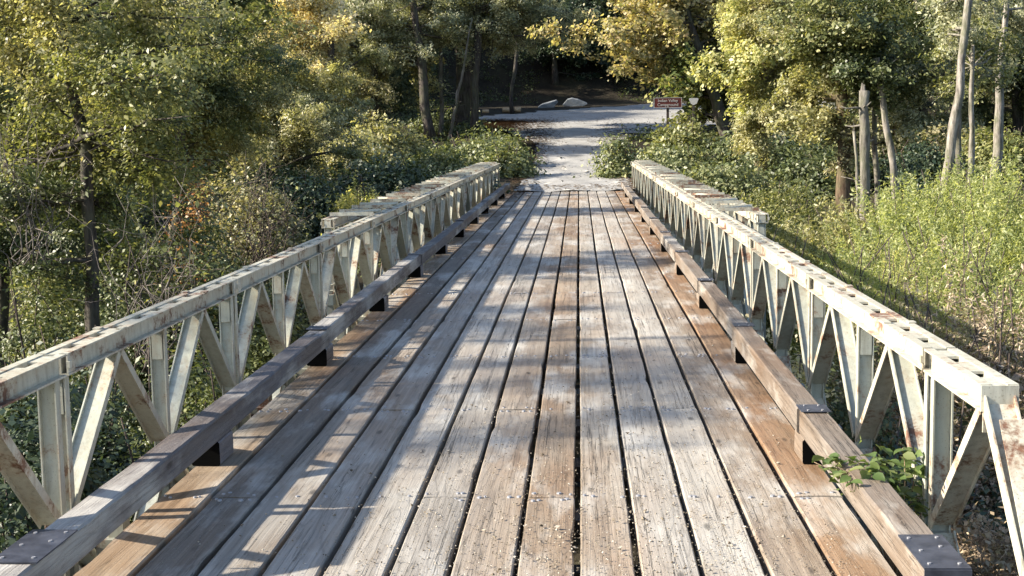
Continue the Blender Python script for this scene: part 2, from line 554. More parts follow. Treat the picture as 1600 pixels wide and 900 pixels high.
# ------------------------------------------------------------------ bridge
XL, XR, HT = -2.298, 1.480, .75       # inner faces of the trusses, top of the top chord
Y0, PL, NP = 5.87, 3.048, 11
CW, CD = .142, .102                    # chord width and depth
PH = 1.55
bridge = thing("truss_bridge", "pale green steel truss bridge with a weathered timber plank deck and timber kerbs", "bridge", (0, Y0, 0))


def bpart(name, me, loc=(0, 0, 0), parent=None):
    o = link(name, me, parent or bridge, loc)
    return o


def isec(mb, a, b, wx, wt, x=0.0, t=.007):
    """H section from a to b (y,z): flanges lie in planes of constant x"""
    mb.obox(a, b, t, wt, x - wx / 2 + t / 2)
    mb.obox(a, b, t, wt, x + wx / 2 - t / 2)
    mb.obox(a, b, wx - 2 * t - .001, t * 1.2, x)


def chord_bm(mb, y0, y1, ztop, ends=True):
    t = .007
    z0, z1 = ztop - CD, ztop
    for s in (-1, 1):
        xo, xi = s * CW / 2, s * .030
        xa, xb = min(xi, xi + s * t), max(xi, xi + s * t)
        mb.box(xa, xb, y0, y1, z0, z1)                      # web
        fa, fb = (xb, xo) if s > 0 else (xo, xa)
        fa, fb = (fa + .0005, fb) if s > 0 else (fa, fb - .0005)
        mb.box(fa, fb, y0, y1, z1 - t * 1.3, z1)
        mb.box(fa, fb, y0, y1, z0, z0 + t * 1.3)
    # tie plates between the two channels leave a row of open slots
    y = y0
    i = 0
    while y < y1 - .02:
        ln = min((.17, .21, .15, .23)[i % 4], y1 - y)
        mb.box(-.0295, .0295, y, y + ln, z1 - .016, z1 - .005)
        y += ln + (.13, .15, .11, .14)[(i * 3) % 4]
        i += 1
    mb.box(-.0293, .0293, y0 + .045, y1 - .045, z1 - .050, z1 - .042, 1)   # black strip that paints the shade inside the slots
    for y in (y0 + .02, y1 - .02):                         # end jaws
        mb.box(-.0295, .0295, y - .02, y + .02, z0 + .004, z1 - .02)
    if y1 - y0 > 2.8:
        for y in (y0 + .75, y1 - .75):                     # bracing seats
            for s_ in (-1, 1):
                mb.box(s_ * .060 - .018, s_ * .060 + .018, y - .03, y + .03, z1 + .001, z1 + .008)


def panel_mesh():
    mb = MB()
    g = .012
    chord_bm(mb, g, PL - g, HT)
    chord_bm(mb, g, PL - g, HT - PH + CD)
    # knee plates at the joints
    for yy in (.055, PL - .055):
        for s in (-1, 1):
            x = s * (CW / 2 - .006)
            mb.box(x - .004, x + .004, yy - .042, yy + .042, HT - CD + .011, HT - .011)
    for yy in (0.0, PL):
        for s in (-1, 1):
            x = s * (CW / 2 + .001)
            yb = yy + (.02 if yy == 0 else -.02)
            mb.box(x - .008, x + .008, yb - .015, yb + .015, HT - .066, HT - .036)
    return mb.mesh("truss_panel", [M['steel'], M['shade_black']])


zt, zm, zb = HT - CD, HT - PH / 2, HT - PH + CD
me_panel = panel_mesh()
mb = MB(); isec(mb, (0, zt), (0, zb), .085, .05); mb.box(-.03, .03, -.026, -.0262 + .004, zt - .18, zt - .04)
me_post = mb.mesh("post", M['steel_web'])
me_diag = []
HB = PL / 4
for (ya, za, yb, zb_) in ((0, zt + .0, HB, zm), (0, zt, -HB, zm), (0, zb, HB, zm), (0, zb, -HB, zm)):
    mb = MB()
    a, b = np.array((ya, za)), np.array((yb, zb_))
    d = (b - a) / np.linalg.norm(b - a)
    isec(mb, a + d * .02, b - d * .045, .104, .042)
    if len(me_diag) in (0, 1):
        pass
    me_diag.append(mb.mesh("diagonal", M['steel_web']))
me_diag_r = []
for me in me_diag:
    c = me.copy(); c.materials.clear(); c.materials.append(M['steel']); me_diag_r.append(c)


mb = MB()
mb.box(-.044, .052, -.075, .075, zm - .19, zm - .075)
mb.box(-.03, .04, -.05, .05, zm - .60, zm - .19)
me_sway = mb.mesh("sway_clamp", M['dark_steel'])


def add_panel(xc, k, rusty=False):
    p = bpart("truss_panel", me_panel, (xc, k * PL, 0))
    if rusty:
        p.material_slots[0].link = 'OBJECT'; p.material_slots[0].material = M['steel_rusty']
    for yy in (.055, PL / 2, PL - .055):
        link("post", me_post, p, (0, yy, 0))
    for yy in (0.0, PL / 2):
        link("sway_clamp", me_sway, p, (0, yy, 0))
    for b in range(2):
        apex = PL / 4 + b * PL / 2
        for i in range(4):
            link("diagonal", (me_diag_r if (k * 7 + b * 3 + i) % 5 == 0 else me_diag)[i], p, (0, apex, 0))
    return p


for k in range(NP):
    add_panel(XL - CW / 2, k)
    add_panel(XR + CW / 2, k)
for k in range(3, NP):
    add_panel(XL - CW / 2 - .457, k, k in (5,))
    add_panel(XR + CW / 2 + .457, k, k in (4,))
# cut near end: half bay of chord, half diamond, raking end post
mb = MB()
chord_bm(mb, -.84, -.012, HT)
mb.box(-CW / 2 + .002, CW / 2 - .002, -.849, -.841, HT - CD, HT - .004)
mb.box(-.06, .06, -.85, -.84, HT - .18, HT - CD - .002)
me_e = mb.mesh("end_chord", [M['steel'], M['shade_black']])
mb = MB(); chord_bm(mb, -2.6, -.012, HT - PH + CD)
me_eb = mb.mesh("end_chord", [M['steel'], M['shade_black']])
mb = MB(); isec(mb, (-.76, zt - .01), (-.10, zm + .02), .104, .045)
mb_d1 = mb.mesh("diagonal", M['steel'])
mb = MB(); isec(mb, (-.10, zm - .02), (-.78, zb), .104, .045)
mb_d2 = mb.mesh("diagonal", M['steel_web'])
mb = MB(); isec(mb, (-.82, HT - .05), (-2.2, zb - .02), .115, .055); mb.obox((-1.0, HT - .10), (-2.0, zb + .12), .095, .006, 0)
me_rk = mb.mesh("end_post", M['steel'])
mb = MB(); isec(mb, (-.055, zt), (-.055, zb), .085, .05)
me_ep = mb.mesh("post", M['steel_web'])
for xc in (XL - CW / 2, XR + CW / 2):
    e = bpart("end_chord", me_e, (xc, 0, 0))
    bpart("end_chord", me_eb, (xc, 0, 0))
    bpart("end_post", me_rk, (xc, 0, 0))
    link("diagonal", mb_d1, e)
    link("diagonal", mb_d2, e)
    link("post", me_ep, e)

# bracing frames between the doubled trusses
for side, xa in ((-1, XL - CW), (1, XR + CW)):
    x0, x1 = (xa - .457 + CW / 2 - .05, xa + .05 + CW / 2 - .05) if side < 0 else (xa - .06, xa + .457 - CW / 2 + .02)
    for k in range(3, NP):
        for off in (.42, 1.94):
            mb = MB()
            rng = np.random.default_rng(k * 10 + side)
            for dy in (0, .62):
                mb.box(x0, x1, off + dy, off + dy + .055, HT + .010, HT + .022)
                mb.box(x0, x1, off + dy, off + dy + .008, HT + .022, HT + .05)
            a0, a1 = (x0 + .03, x1 - .03) if (k % 2) else (x1 - .03, x0 + .03)
            mb.tube([(a0, off + .05, HT + .03), (a1, off + .62, HT + .03)], .016, 5)
            bpart("bracing_frame", mb.mesh("bracing_frame", M['steel_rusty'] if (k in (4, 5, 7) and off < 1) or k == 5 else M['steel']), (0, k * PL, 0))
# transoms and raker struts, below the deck
mb = MB()
for z0_, z1_, hw in ((-.60, -.585, .06), (-.36, -.345, .06)):
    mb.box(XL - .30, XR + .30, -hw, hw, z0_, z1_)
mb.box(XL - .30, XR + .30, -.006, .006, -.585, -.36)
me_tr = mb.mesh("transom", M['dark_steel'])
for k in range(NP):
    for off in (.32, 1.85):
        bpart("transom", me_tr, (0, k * PL + off, 0))
# sway rods / pale gusset boxes seen in the gap beside the kerb
mb = MB()
mb.box(-.02, .16, -.09, .09, -.34, -.18)
mb.box(.03, .10, -.05, .05, -.18, -.06)
me_cl = mb.mesh("transom_clamp", M['steel_web'])
for k in range(NP):
    for xc, s in ((XL + .02, 1), (XR - .18, 1)):
        for off in (.32, 1.85):
            bpart("transom_clamp", me_cl, (xc, k * PL + off, 0))
# stringers
for x in (-1.8, -1.25, -.7, -.15, .4, .95):
    mb = MB(); mb.box(x - .05, x + .05, 3.6 - Y0, 37.1 - Y0, -.344, -.17)
    bpart("stringer", mb.mesh("stringer", M['dark_steel']))
# cross ties under the planks
mb = MB(); mb.box(-2.06, 1.27, -.1, .1, -.169, -.085)
me_tie = mb.mesh("cross_tie", M['kerb'])
for i, y in enumerate(np.arange(4.2, 37, 1.0)):
    o = bpart("cross_tie", me_tie, (0, y - Y0, 0)); o.color = (.5, .42, .36, 1)

# deck planks
seams = [-2.025, -1.775, -1.525, -1.271, -1.03, -.766, -.528, -.266, -.025, .217, .463, .714, .968, 1.222]
rows = [4.2 + .0, 6.2, 8.2, 10.15, 12.15, 14.15, 16.15, 18.15, 20.15, 22.15, 24.15, 26.15, 28.15, 30.15, 32.15, 34.15, 36.15]
tints = [(.92, .78, .64), (.62, .57, .53), (1.06, 1.06, 1.06), (1.12, 1.13, 1.15), (1.04, 1.04, 1.03), (.74, .71, .68), (.86, .76, .66), (.90, .77, .64),
         (1.08, 1.05, 1.0), (1.04, 1.03, 1.01), (1.12, 1.10, 1.06), (.78, .67, .56), (.90, .67, .49)]
joint_rows = [[3, 6, 9, 12], [2, 5, 8, 11, 14], [4, 7, 10, 13], [3, 6, 9, 12, 15], [4, 8, 12], [2, 6, 10, 14], [3, 7, 11], [2, 5, 9, 13],
              [4, 7, 10, 14], [3, 6, 10, 13], [3, 5, 8, 12], [4, 8, 12], [2, 6, 9, 13]]
rng = np.random.default_rng(11)


def plank_mesh(w, ln, bolt_rows, seed):
    r = np.random.default_rng(seed)
    n = max(3, int(ln / .14))
    ys_ = np.linspace(0, ln, n)
    ph = r.uniform(0, 6.28, 4)

    def edge(a):
        e = .0020 * np.sin(ys_ * 1.0 + ph[a]) + .0006 * np.sin(ys_ * 5.1 + ph[a + 2]) + r.normal(0, .0006, n)
        for _ in range(2):
            if r.random() < .22:
                c = r.uniform(0, ln)
                e = e + .012 * np.exp(-((ys_ - c) / .12) ** 2)
        return e
    gap = .011 + .004 * r.random()
    xl, xr = -w / 2 + gap + edge(0), w / 2 - gap - edge(1)
    crown = .003 * r.uniform(-1, 1)
    prof = [(0, -.085), (0, -.007), (.007, 0), (.3, None), (.5, None), (.7, None), (1, 0), (1, -.007), (1, -.085)]
    V = []
    tw = r.uniform(-.004, .004)
    zz = .003 * np.sin(ys_ * .9 + ph[0])
    for i in range(n):
        a, b = xl[i], xr[i]
        wd = b - a
        t = tw * (i / n - .5)
        pts = [(a, -.085), (a, -.008), (a + .006, -.001), (a + .3 * wd, crown), (a + .5 * wd, crown * 1.4), (a + .7 * wd, crown), (b - .006, -.001), (b, -.008), (b, -.085)]
        for k_, (x, z) in enumerate(pts):
            V.append((x, ys_[i], z + (zz[i] + t * (x / w) if k_ not in (0, 8) else 0)))
    m_ = len(prof)
    F = [(i * m_ + j, i * m_ + j + 1, (i + 1) * m_ + j + 1, (i + 1) * m_ + j) for i in range(n - 1) for j in range(m_ - 1)]
    F = [f[::-1] for f in F]
    F.append(tuple(range(m_)))
    F.append(tuple(range((n - 1) * m_, n * m_))[::-1])
    mb_ = MB()
    mb_.add(V, F, 0)
    for by in bolt_rows:
        for bx in (-.28, .26):
            for q in (-1, 1):
                x = bx * w + q * .016 + r.normal(0, .007)
                y = by + r.normal(0, .012)
                if 0.02 < y < ln - .02 and r.random() > .18:
                    zc = .004 + .003 * math.sin(y * .9 + ph[0])
                    rr = r.uniform(.007, .0115)
                    a = np.linspace(0, 2 * np.pi, 8, endpoint=False)
                    vv = [(x + rr * 1.25 * math.cos(t_), y + rr * 1.25 * math.sin(t_), zc - .008) for t_ in a] + [(x + rr * math.cos(t_), y + rr * math.sin(t_), zc + .0015) for t_ in a] + [(x, y, zc + .003)]
                    ff = [(j, (j + 1) % 8, 8 + (j + 1) % 8, 8 + j) for j in range(8)] + [(8 + j, 8 + (j + 1) % 8, 16) for j in range(8)]
                    mb_.add(vv, ff, 1)
    return mb_.mesh("deck_plank", [M['deck'], M['bolt']])


for c in range(13):
    w = seams[c + 1] - seams[c]
    xc = (seams[c + 1] + seams[c]) / 2
    cuts = [3.62] + [rows[j - 1] for j in joint_rows[c]] + [37.25 + rng.uniform(-.03, .03)]
    for a, b in zip(cuts[:-1], cuts[1:]):
        brs = [r_ - a for r_ in rows if a < r_ < b] + [.05, b - a - .05]
        me = plank_mesh(w, b - a - .006, brs, int(rng.integers(1e9)))
        o = bpart("deck_plank", me, (xc, a - Y0, 0))
        t = np.array(tints[c]) * rng.uniform(.88, 1.1)
        warm = .5 + .5 * rng.random()
        o.color = (t[0], t[1], t[2], 1)


# kerbs: beams on blocks
def timber(x0, x1, y0, y1, z0, z1, seed, bev=.009):
    r = np.random.default_rng(seed)
    n = max(2, int((y1 - y0) / .15))
    ysx = np.linspace(y0, y1, n)
    V = []
    for y in ysx:
        j = r.normal(0, .0016, 8)
        V += [(x0, y, z0 + bev), (x0 + j[0], y, z1 - bev), (x0 + bev, y, z1 + j[1]), (x1 - bev, y, z1 + j[2]), (x1 + j[3], y, z1 - bev), (x1, y, z0 + bev), (x1 - bev, y, z0), (x0 + bev, y, z0)]
    F = [tuple((i * 8 + j, i * 8 + (j + 1) % 8, (i + 1) * 8 + (j + 1) % 8, (i + 1) * 8 + j))[::-1] for i in range(n - 1) for j in range(8)]
    F += [tuple(range(8)), tuple(range((n - 1) * 8, n * 8))[::-1]]
    mb_ = MB(); mb_.add(V, F)
    return mb_


KB, KT = .132, .262
by = [6.79 + 2.994 * i for i in range(-1, 10)]
s = 0
for side, xi in ((-1, -1.885), (1, 1.115)):
    x0, x1 = (xi - .135, xi) if side < 0 else (xi, xi + .135)
    for y in by:
        s += 1
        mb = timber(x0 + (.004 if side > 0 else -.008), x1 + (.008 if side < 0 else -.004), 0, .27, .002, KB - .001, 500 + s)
        mb.m[-1] = mb.m[-2] = 1  # block end faces coloured black to imitate their shade
        o = bpart("kerb_block", mb.mesh("kerb_block", [M['kerb'], M['shade_black']]), (0, y - Y0, 0))
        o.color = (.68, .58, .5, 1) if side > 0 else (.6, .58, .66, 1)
    ends = [4.36] + [y + .14 for y in by[1:]] + [37.0]
    if side < 0:
        ends = [3.7, by[1] + .14 - 1.0, by[2] + .14, by[4] + .14, by[6] + .14, by[8] + .14, 37.0]
        ends = [3.7, by[2] + .14, by[4] + .14, by[6] + .14, by[8] + .14, 37.0]
    for i, (a, b) in enumerate(zip(ends[:-1], ends[1:])):
        s += 1
        dx = (.006, -.005, .009, 0, -.006)[i % 5]
        mb = timber(x0 + dx, x1 + dx, 0, b - a - .012, KB, KT + (.0, .006, -.004)[i % 3], 600 + s)
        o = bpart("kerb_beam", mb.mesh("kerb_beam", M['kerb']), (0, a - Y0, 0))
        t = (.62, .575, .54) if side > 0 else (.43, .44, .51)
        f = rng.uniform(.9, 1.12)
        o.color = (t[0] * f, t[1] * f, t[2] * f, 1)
for y in by[1:]:
    for xa, xb in ((1.117, 1.262), (-2.030, -1.878)):
        if xa < 0 and int(round((y - 6.79) / 2.994)) % 2 == 0:
            continue
        mb = MB(); mb.box(xa - .003, xb + .003, y + .02, y + .20, KT + .0065, KT + .0105)
        for u in (.25, .75):
            for w_ in (.05, .17):
                x = xa + u * (xb - xa)
                mb.tube([(x, y + w_, KT + .0105), (x, y + w_, KT + .015)], .007, 7, 1)
        bpart("kerb_strap", mb.mesh("kerb_strap", [M['plate'], M['bolt']]), (0, -Y0, 0))
# steel straps and end plates on the kerbs
for xa, xb, ya, yb in ((1.121, 1.262, 4.35, 4.72), (-2.030, -1.872, 4.40, 4.78)):
    mb = MB()
    mb.box(xa - .006, xb + .006, ya, yb, KT + .0035, KT + .009)
    if xa > 0:
        mb.box(xa - .006, xb + .006, ya - .006, ya, KB - .02, KT + .0035)
    for q, (u, v_) in enumerate([(.15, .12), (.85, .12), (.2, .5), (.75, .62), (.85, .9), (.15, .88)]):
        x, y = xa + u * (xb - xa), ya + v_ * (yb - ya)
        mb.tube([(x, y, KT + .008), (x, y, KT + .013)], .007, 7, 1)
    bpart("end_plate", mb.mesh("end_plate", [M['plate'], M['bolt']]), (0, -Y0, 0))

# loose grit and leaf crumbs lying on the deck
r = np.random.default_rng(5)
n = 8500
gx = r.normal(.15, .75, n)
gy = 4.7 + r.exponential(1.7, n)
keep = (gy < 20) & (gx > -1.7) & (gx < 1.08)
gx, gy = gx[keep], gy[keep]
mb = MB()
for x, y in zip(gx, gy):
    sz = (.0016 + .0042 * r.random() ** 2) * (1.0 if r.random() > .04 else 2.0)
    v = r.normal(0, 1, (6, 3))
    base = np.array([(1, 0, 0), (-1, 0, 0), (0, 1, 0), (0, -1, 0), (0, 0, .55), (0, 0, -.55)]) + v * .28
    mb.add(base * sz + (x, y, sz * .6 + .003), [(0, 2, 4), (2, 1, 4), (1, 3, 4), (3, 0, 4), (2, 0, 5), (1, 2, 5), (3, 1, 5), (0, 3, 5)])
mg, nt = newmat("grit")
g = nd(nt, "ShaderNodeNewGeometry")
finish(nt, ramp(nt, g.outputs["Random Per Island"], [(0, (.08, .06, .04)), (.4, (.2, .165, .12)), (.75, (.30, .255, .20)), (1, (.46, .42, .36))]), .8)
tag(link("deck_grit", mb.mesh("deck_grit", mg)), "pale grit and small crumbs scattered over the timber deck", "grit", kind='stuff')


# ------------------------------------------------------------------ foliage
def leaf_quads(P, size, rng, aspect=.5, up=.55, fold=.25, hang=0.0, N=None):
    n = len(P)
    nrm = rng.normal(0, 1, (n, 3))
    if N is not None:
        nrm = nrm * .55 + N * .9
    nrm[:, 2] = np.abs(nrm[:, 2]) + up
    nrm /= np.linalg.norm(nrm, axis=1)[:, None]
    t = rng.normal(0, 1, (n, 3))
    t[:, 2] -= hang
    t -= nrm * np.sum(t * nrm, 1)[:, None]
    t /= np.linalg.norm(t, axis=1)[:, None] + 1e-9
    b = np.cross(nrm, t)
    s = (size * np.clip(np.exp(rng.normal(-.05, .33, n)), .35, 1.8))[:, None]
    V = np.empty((n, 4, 3))
    V[:, 0] = P - t * s * .5
    V[:, 1] = P + b * s * aspect * .5 + nrm * s * fold * .3 - t * s * .05
    V[:, 2] = P + t * s * .5
    V[:, 3] = P - b * s * aspect * .5 + nrm * s * fold * .3 - t * s * .05
    return V


def crown_points(rng, nclump, nleaf, shell=.55, cr=.17, flat=.6, lumps=5, amp=.28):
    """leaf points in a lumpy unit ellipsoid, gathered in flattened clumps; returns points and clump centres"""
    d = rng.normal(0, 1, (nclump, 3))
    d /= np.linalg.norm(d, axis=1)[:, None]
    ld = rng.normal(0, 1, (lumps, 3))
    ld /= np.linalg.norm(ld, axis=1)[:, None]
    la = rng.uniform(-amp, amp * 1.1, lumps)
    R = 1 + (np.exp(3.5 * (d @ ld.T - 1)) * la).sum(1)
    rr = (shell + (1 - shell) * rng.random(nclump)) ** .8
    C = d * (R * rr)[:, None]
    k = rng.integers(0, nclump, nleaf)
    csize = rng.uniform(.45, 1.35, nclump) * cr
    off = rng.normal(0, 1, (nleaf, 3)) * np.array([1, 1, flat]) * csize[k][:, None]
    return C[k] + off, C


def make_crown(name, seed, nclump, nleaf, leaf, **kw):
    rng = np.random.default_rng(seed)
    la = {q: kw.pop(q) for q in ('aspect', 'up', 'hang', 'fold') if q in kw}
    P, C = crown_points(rng, nclump, nleaf, **kw)
    return quads_mesh(name, leaf_quads(P, leaf, rng, **la), LEAF['green']), C


def bent(a, b, rng, n=6, amp=.08):
    a, b = np.array(a, float), np.array(b, float)
    t = np.linspace(0, 1, n)[:, None]
    L = np.linalg.norm(b - a)
    w = np.cumsum(rng.normal(0, 1, (n, 3)), 0)
    w -= w[0] + (w[-1] - w[0]) * t
    return a + (b - a) * t + w * amp * L / n ** .5 * np.array([1, 1, .4])


KINDS = {  'shade': (.5, 1.0, .22, .26, .2),  # aspect, size factor, clump radius, coverage, hang
    'round': (.55, 1.0, .30, 1.0, .0), 'fine': (.34, .85, .26, 1.0, .5), 'loose': (.5, 1.05, .22, .45, .2), 'maple': (.8, 1.0, .28, 1.0, .6),
    'bush': (.55, 1.0, .20, 1.15, .0), 'bramble': (.6, .85, .17, 1.2, .2)}


def lobes(rng, n, dome=False):
    d = rng.normal(0, 1, (n, 3))
    if dome:
        d[:, 2] = np.abs(d[:, 2])
    d /= np.linalg.norm(d, axis=1)[:, None]
    c = d * rng.uniform(.25, .68, n)[:, None]
    r = rng.uniform(.32, .55, n)
    return c, r


def foliage(rng, rad, Y, kind, dome=False, dens=1.0):
    """leaves on the outer shells of several lobes, gathered in sprays; real leaf size grows a little with distance"""
    asp, sf, cr, cov, hang = KINDS[kind]
    rad = np.array(rad, float)
    size = float(np.clip(.0029 * Y, .060, .15)) * sf
    nl = rng.integers(8, 13)
    c, r = lobes(rng, nl, dome)
    g = (rad[0] * rad[1] * rad[2]) ** (1 / 3)
    S = 4 * np.pi * (rad[0] * rad[1] + rad[0] * rad[2] + rad[1] * rad[2]) / 3 * (.75 if dome else 1.25)
    crr = cr * (1 + g * .12) * (1 + Y * .008)
    ncl = int(S / (crr ** 2 * 2.2) * cov * 1.5)
    nleaf = int(S * 2.0 * cov * dens / (.5 * asp * size * size))
    nleaf = min(nleaf, 110000)
    w = r ** 2
    li = rng.choice(nl, ncl, p=w / w.sum())
    d = rng.normal(0, 1, (ncl, 3))
    d /= np.linalg.norm(d, axis=1)[:, None]
    q = c[li] + d * (r[li] * np.where(rng.random(ncl) < .16, rng.uniform(1.05, 1.42, ncl), .55 + .5 * rng.random(ncl) ** .7))[:, None]
    if dome:
        q[:, 2] = np.abs(q[:, 2])
    # outward direction of every spray, lifted to the light
    out = d * .8 + q * .6
    out /= np.linalg.norm(out, axis=1)[:, None] + 1e-9
    C = q * rad
    k = rng.integers(0, ncl, nleaf)
    cs = rng.uniform(.35, 1.45, ncl) * crr
    off = rng.normal(0, 1, (nleaf, 3))
    nk = out[k] * .6 + np.array([0, 0, .5])
    off -= nk * (np.sum(off * nk, 1) / np.sum(nk * nk, 1) * .55)[:, None]
    P = C[k] + off * cs[k][:, None]
    if dome:
        P[:, 2] = np.abs(P[:, 2])
    # droop at spray rims
    P[:, 2] -= .25 * np.sum(off ** 2, 1) * cs[k] * .5
    tilt = rng.normal(0, .35, (ncl, 3))
    return leaf_quads(P, size, rng, aspect=asp, up=.25, hang=hang, N=out[k] + tilt[k]), C


def spray_tree(rng, start, c, rad, Y, kind, rl, nl, dens=1.0):
    """limbs, twigs and leaf sprays along them; start(zc) gives a point on the trunk. Returns leaf quads and tube list"""
    asp, sf, cr, cov, hang = KINDS[kind]
    rad = np.array(rad, float)
    size = float(np.clip(.0028 * Y, .056, .15)) * sf
    S = 4 * np.pi * (rad[0] * rad[1] + rad[0] * rad[2] + rad[1] * rad[2]) / 3
    nleaf = int(min(110000, S * 1.75 * cov * dens / (.5 * asp * size * size)))
    tubes, A, B, Wt = [], [], [], []
    for i in range(nl):
        d = rng.normal(0, 1, 3)
        d /= np.linalg.norm(d)
        e = c + d * rad * rng.uniform(.4, 1.42) * np.array([1.12, 1, 1.05]) + np.array([0, 0, .12 * rad[2]])
        p0, r0 = start(c[2] + d[2] * rad[2] * .6 - rad[2] * .5)
        q = bent(p0, e, rng, 8, .13)
        rr = min(rl, r0 * .55) * rng.uniform(.5, 1)
        tubes.append((q, np.linspace(rr, rr * .15, 8), 5))
        m = rng.integers(7, 12)
        for _ in range(m):
            j = rng.uniform(2.2, 7)
            k, f = int(min(j, 6)), j - int(min(j, 6))
            p = q[k] * (1 - f) + q[k + 1] * f
            dd = rng.normal(0, 1, 3) * (1, 1, .95) + (e - p0) / (np.linalg.norm(e - p0) + 1e-6) * .8
            dd /= np.linalg.norm(dd)
            ln = rng.uniform(.22, .72) * rad.mean()
            tq = bent(p, p + dd * ln * np.array([1, 1, .8]) - np.array([0, 0, .10 * ln * (1 + hang)]), rng, 5, .15)
            tubes.append((tq, np.linspace(rr * .28 + .002, .002 + rr * .05, 5), 3))
            for a_, b_ in zip(tq[1:-1], tq[2:]):
                A.append(a_); B.append(b_); Wt.append(rng.uniform(.05, 1.6) ** 1.3)
    A, B, Wt = np.array(A), np.array(B), np.array(Wt)
    k = rng.choice(len(A), nleaf, p=Wt / Wt.sum())
    t = rng.random(nleaf)[:, None]
    sg = .075 + .048 * rad.mean()
    out = (A + B) / 2 - c
    out = out / (np.linalg.norm(out, axis=1)[:, None] + 1e-6) * .6 + np.array([0, 0, .15]) + rng.normal(0, .6, A.shape)
    P = A[k] * (1 - t) + B[k] * t + rng.normal(0, 1, (nleaf, 3)) * sg * (1, 1, .8) * rng.uniform(.5, 1.3, len(A))[k][:, None]
    P[:, 2] -= .12 * sg * hang
    return leaf_quads(P, size, rng, aspect=asp, up=.25, hang=hang, N=out[k]), tubes


def willow_foliage(rng, r, ry, h, Y):
    size = float(np.clip(.0030 * Y, .06, .13))
    ns = int(np.clip(np.pi * r * ry * 75, 120, 1700))
    per = int(np.clip(h * 34 * (.10 / size), 40, 150))
    a = rng.uniform(0, 6.28, ns)
    r0 = np.sqrt(rng.random(ns))
    bx, by = r0 * np.cos(a) * r * .8, r0 * np.sin(a) * ry * .8
    lump = .82 + .18 * np.sin(bx * 3.1 + 1) * np.sin(by * 2.7 + bx)
    hh = h * rng.uniform(.55, 1.1, ns) * (1 - .30 * r0 ** 2) * lump
    t = np.sqrt(rng.random((ns, per)))
    lx = (rng.normal(0, .13, ns) * h + bx * .25)[:, None]
    ly = (rng.normal(0, .13, ns) * h + by * .25)[:, None]
    P = np.stack([bx[:, None] + lx * t ** 1.6, by[:, None] + ly * t ** 1.6, hh[:, None] * t], -1)
    P += rng.normal(0, .075, P.shape) * (1.3 - .8 * t)[..., None]
    return leaf_quads(P.reshape(-1, 3), size, rng, aspect=.3, up=.25, hang=-.9)


cnt = [0]


PROTO = {kd: [quads_mesh("crown", foliage(np.random.default_rng(20 + i), (3, 3, 3), 75, kd)[0], LEAF['green']) for i in range(3)] for kd in ('round', 'fine', 'loose')}


def setmat(o, mat):
    o.material_slots[0].link = 'OBJECT'
    o.material_slots[0].material = mat


def tree(name, label, cat, foot, top, r0, bark, crown=None, kind='round', leaf='green', limbs=9, seed=1, group=None, r1=None, rot=None, extra=None, amp=.025, twigs=0):
    """foot/top: world points; crown: list of (centre, (rx,ry,rz), kind, leaf)"""
    rng = np.random.default_rng(seed)
    foot, top = np.array(foot, float), np.array(top, float)
    foot[2] = min(foot[2], gh(foot[0], foot[1]) + .1) - .15
    t = thing(name, label, cat, foot, group)
    path = bent(foot, top, rng, 11, amp) - foot
    n = len(path)
    rad = np.linspace(r0, (r1 if r1 is not None else r0 * .35), n) * rng.uniform(.90, 1.10, n)
    rad[0] *= 1.25
    mb = MB()
    mb.tube(path, rad, 9)
    cl = crown or []
    if not cl:
        for _ in range(7):
            k = rng.integers(3, n - 1)
            d = rng.normal(0, 1, 3); d[2] = abs(d[2]) * .5; d /= np.linalg.norm(d)
            ln = rng.uniform(.10, .55)
            mb.tube(bent(path[k], path[k] + d * (rad[k] + ln), rng, 4, .15), np.linspace(rad[k] * .30, rad[k] * .12, 4), 5)
        for _ in range(5):      # splintered top
            a_ = rng.uniform(0, 6.28)
            o_ = np.array([math.cos(a_), math.sin(a_), 0]) * rad[-1] * .6
            mb.tube([path[-1] + o_ - (0, 0, .1), path[-1] + o_ * .9 + (0, 0, rng.uniform(.05, .22))], [rad[-1] * .35, rad[-1] * .05], 4)
    crowns = []
    for (c, rr, kd, lf) in cl:
        c = np.array(c, float) - foot
        if group:
            for i in range(limbs):
                d = rng.normal(0, 1, 3)
                d /= np.linalg.norm(d)
                e = c + d * np.array(rr) * rng.uniform(.5, .95)
                zf = np.clip((c[2] - rr[2] * rng.uniform(.0, .8)) / max(.1, path[-1][2]), .15, .95)
                k = min(n - 2, max(1, int(zf * (n - 1))))
                q = bent(path[k], e, rng, 7, .16)
                rl = rad[k] * rng.uniform(.25, .5)
                mb.tube(q, np.linspace(rl, rl * .18, 7), 4)
            cnt[0] += 1
            crowns.append((PROTO[kd][cnt[0] % len(PROTO[kd])], c, lf, np.array(rr) / 3.0))
            continue

        def start(z):
            k = int(np.clip(np.searchsorted(path[:, 2], z), 1, n - 2))
            return path[k], rad[k]
        nl = int(np.clip(8 + 2.6 * np.prod(rr) ** .5, 11, 30))
        Q, tubes = spray_tree(rng, start, c, rr, foot[1], kd, .085 if foot[1] > 40 else .06, nl)
        for q, w, sgm in tubes:
            mb.tube(q, w, sgm, cap=False)
        crowns.append((quads_mesh("crown", Q, LEAF[lf]), (0, 0, 0), lf, (1, 1, 1)))
    link("trunk", mb.mesh("trunk", bark, True), t)
    for me, c, lf, sc in crowns:
        o = link("crown", me, t, tuple(c))
        o.scale = sc
        if group:
            o.rotation_euler = (rng.uniform(-.15, .15), rng.uniform(-.15, .15), rng.uniform(0, 6.28))
            setmat(o, LEAF[lf])
    return t


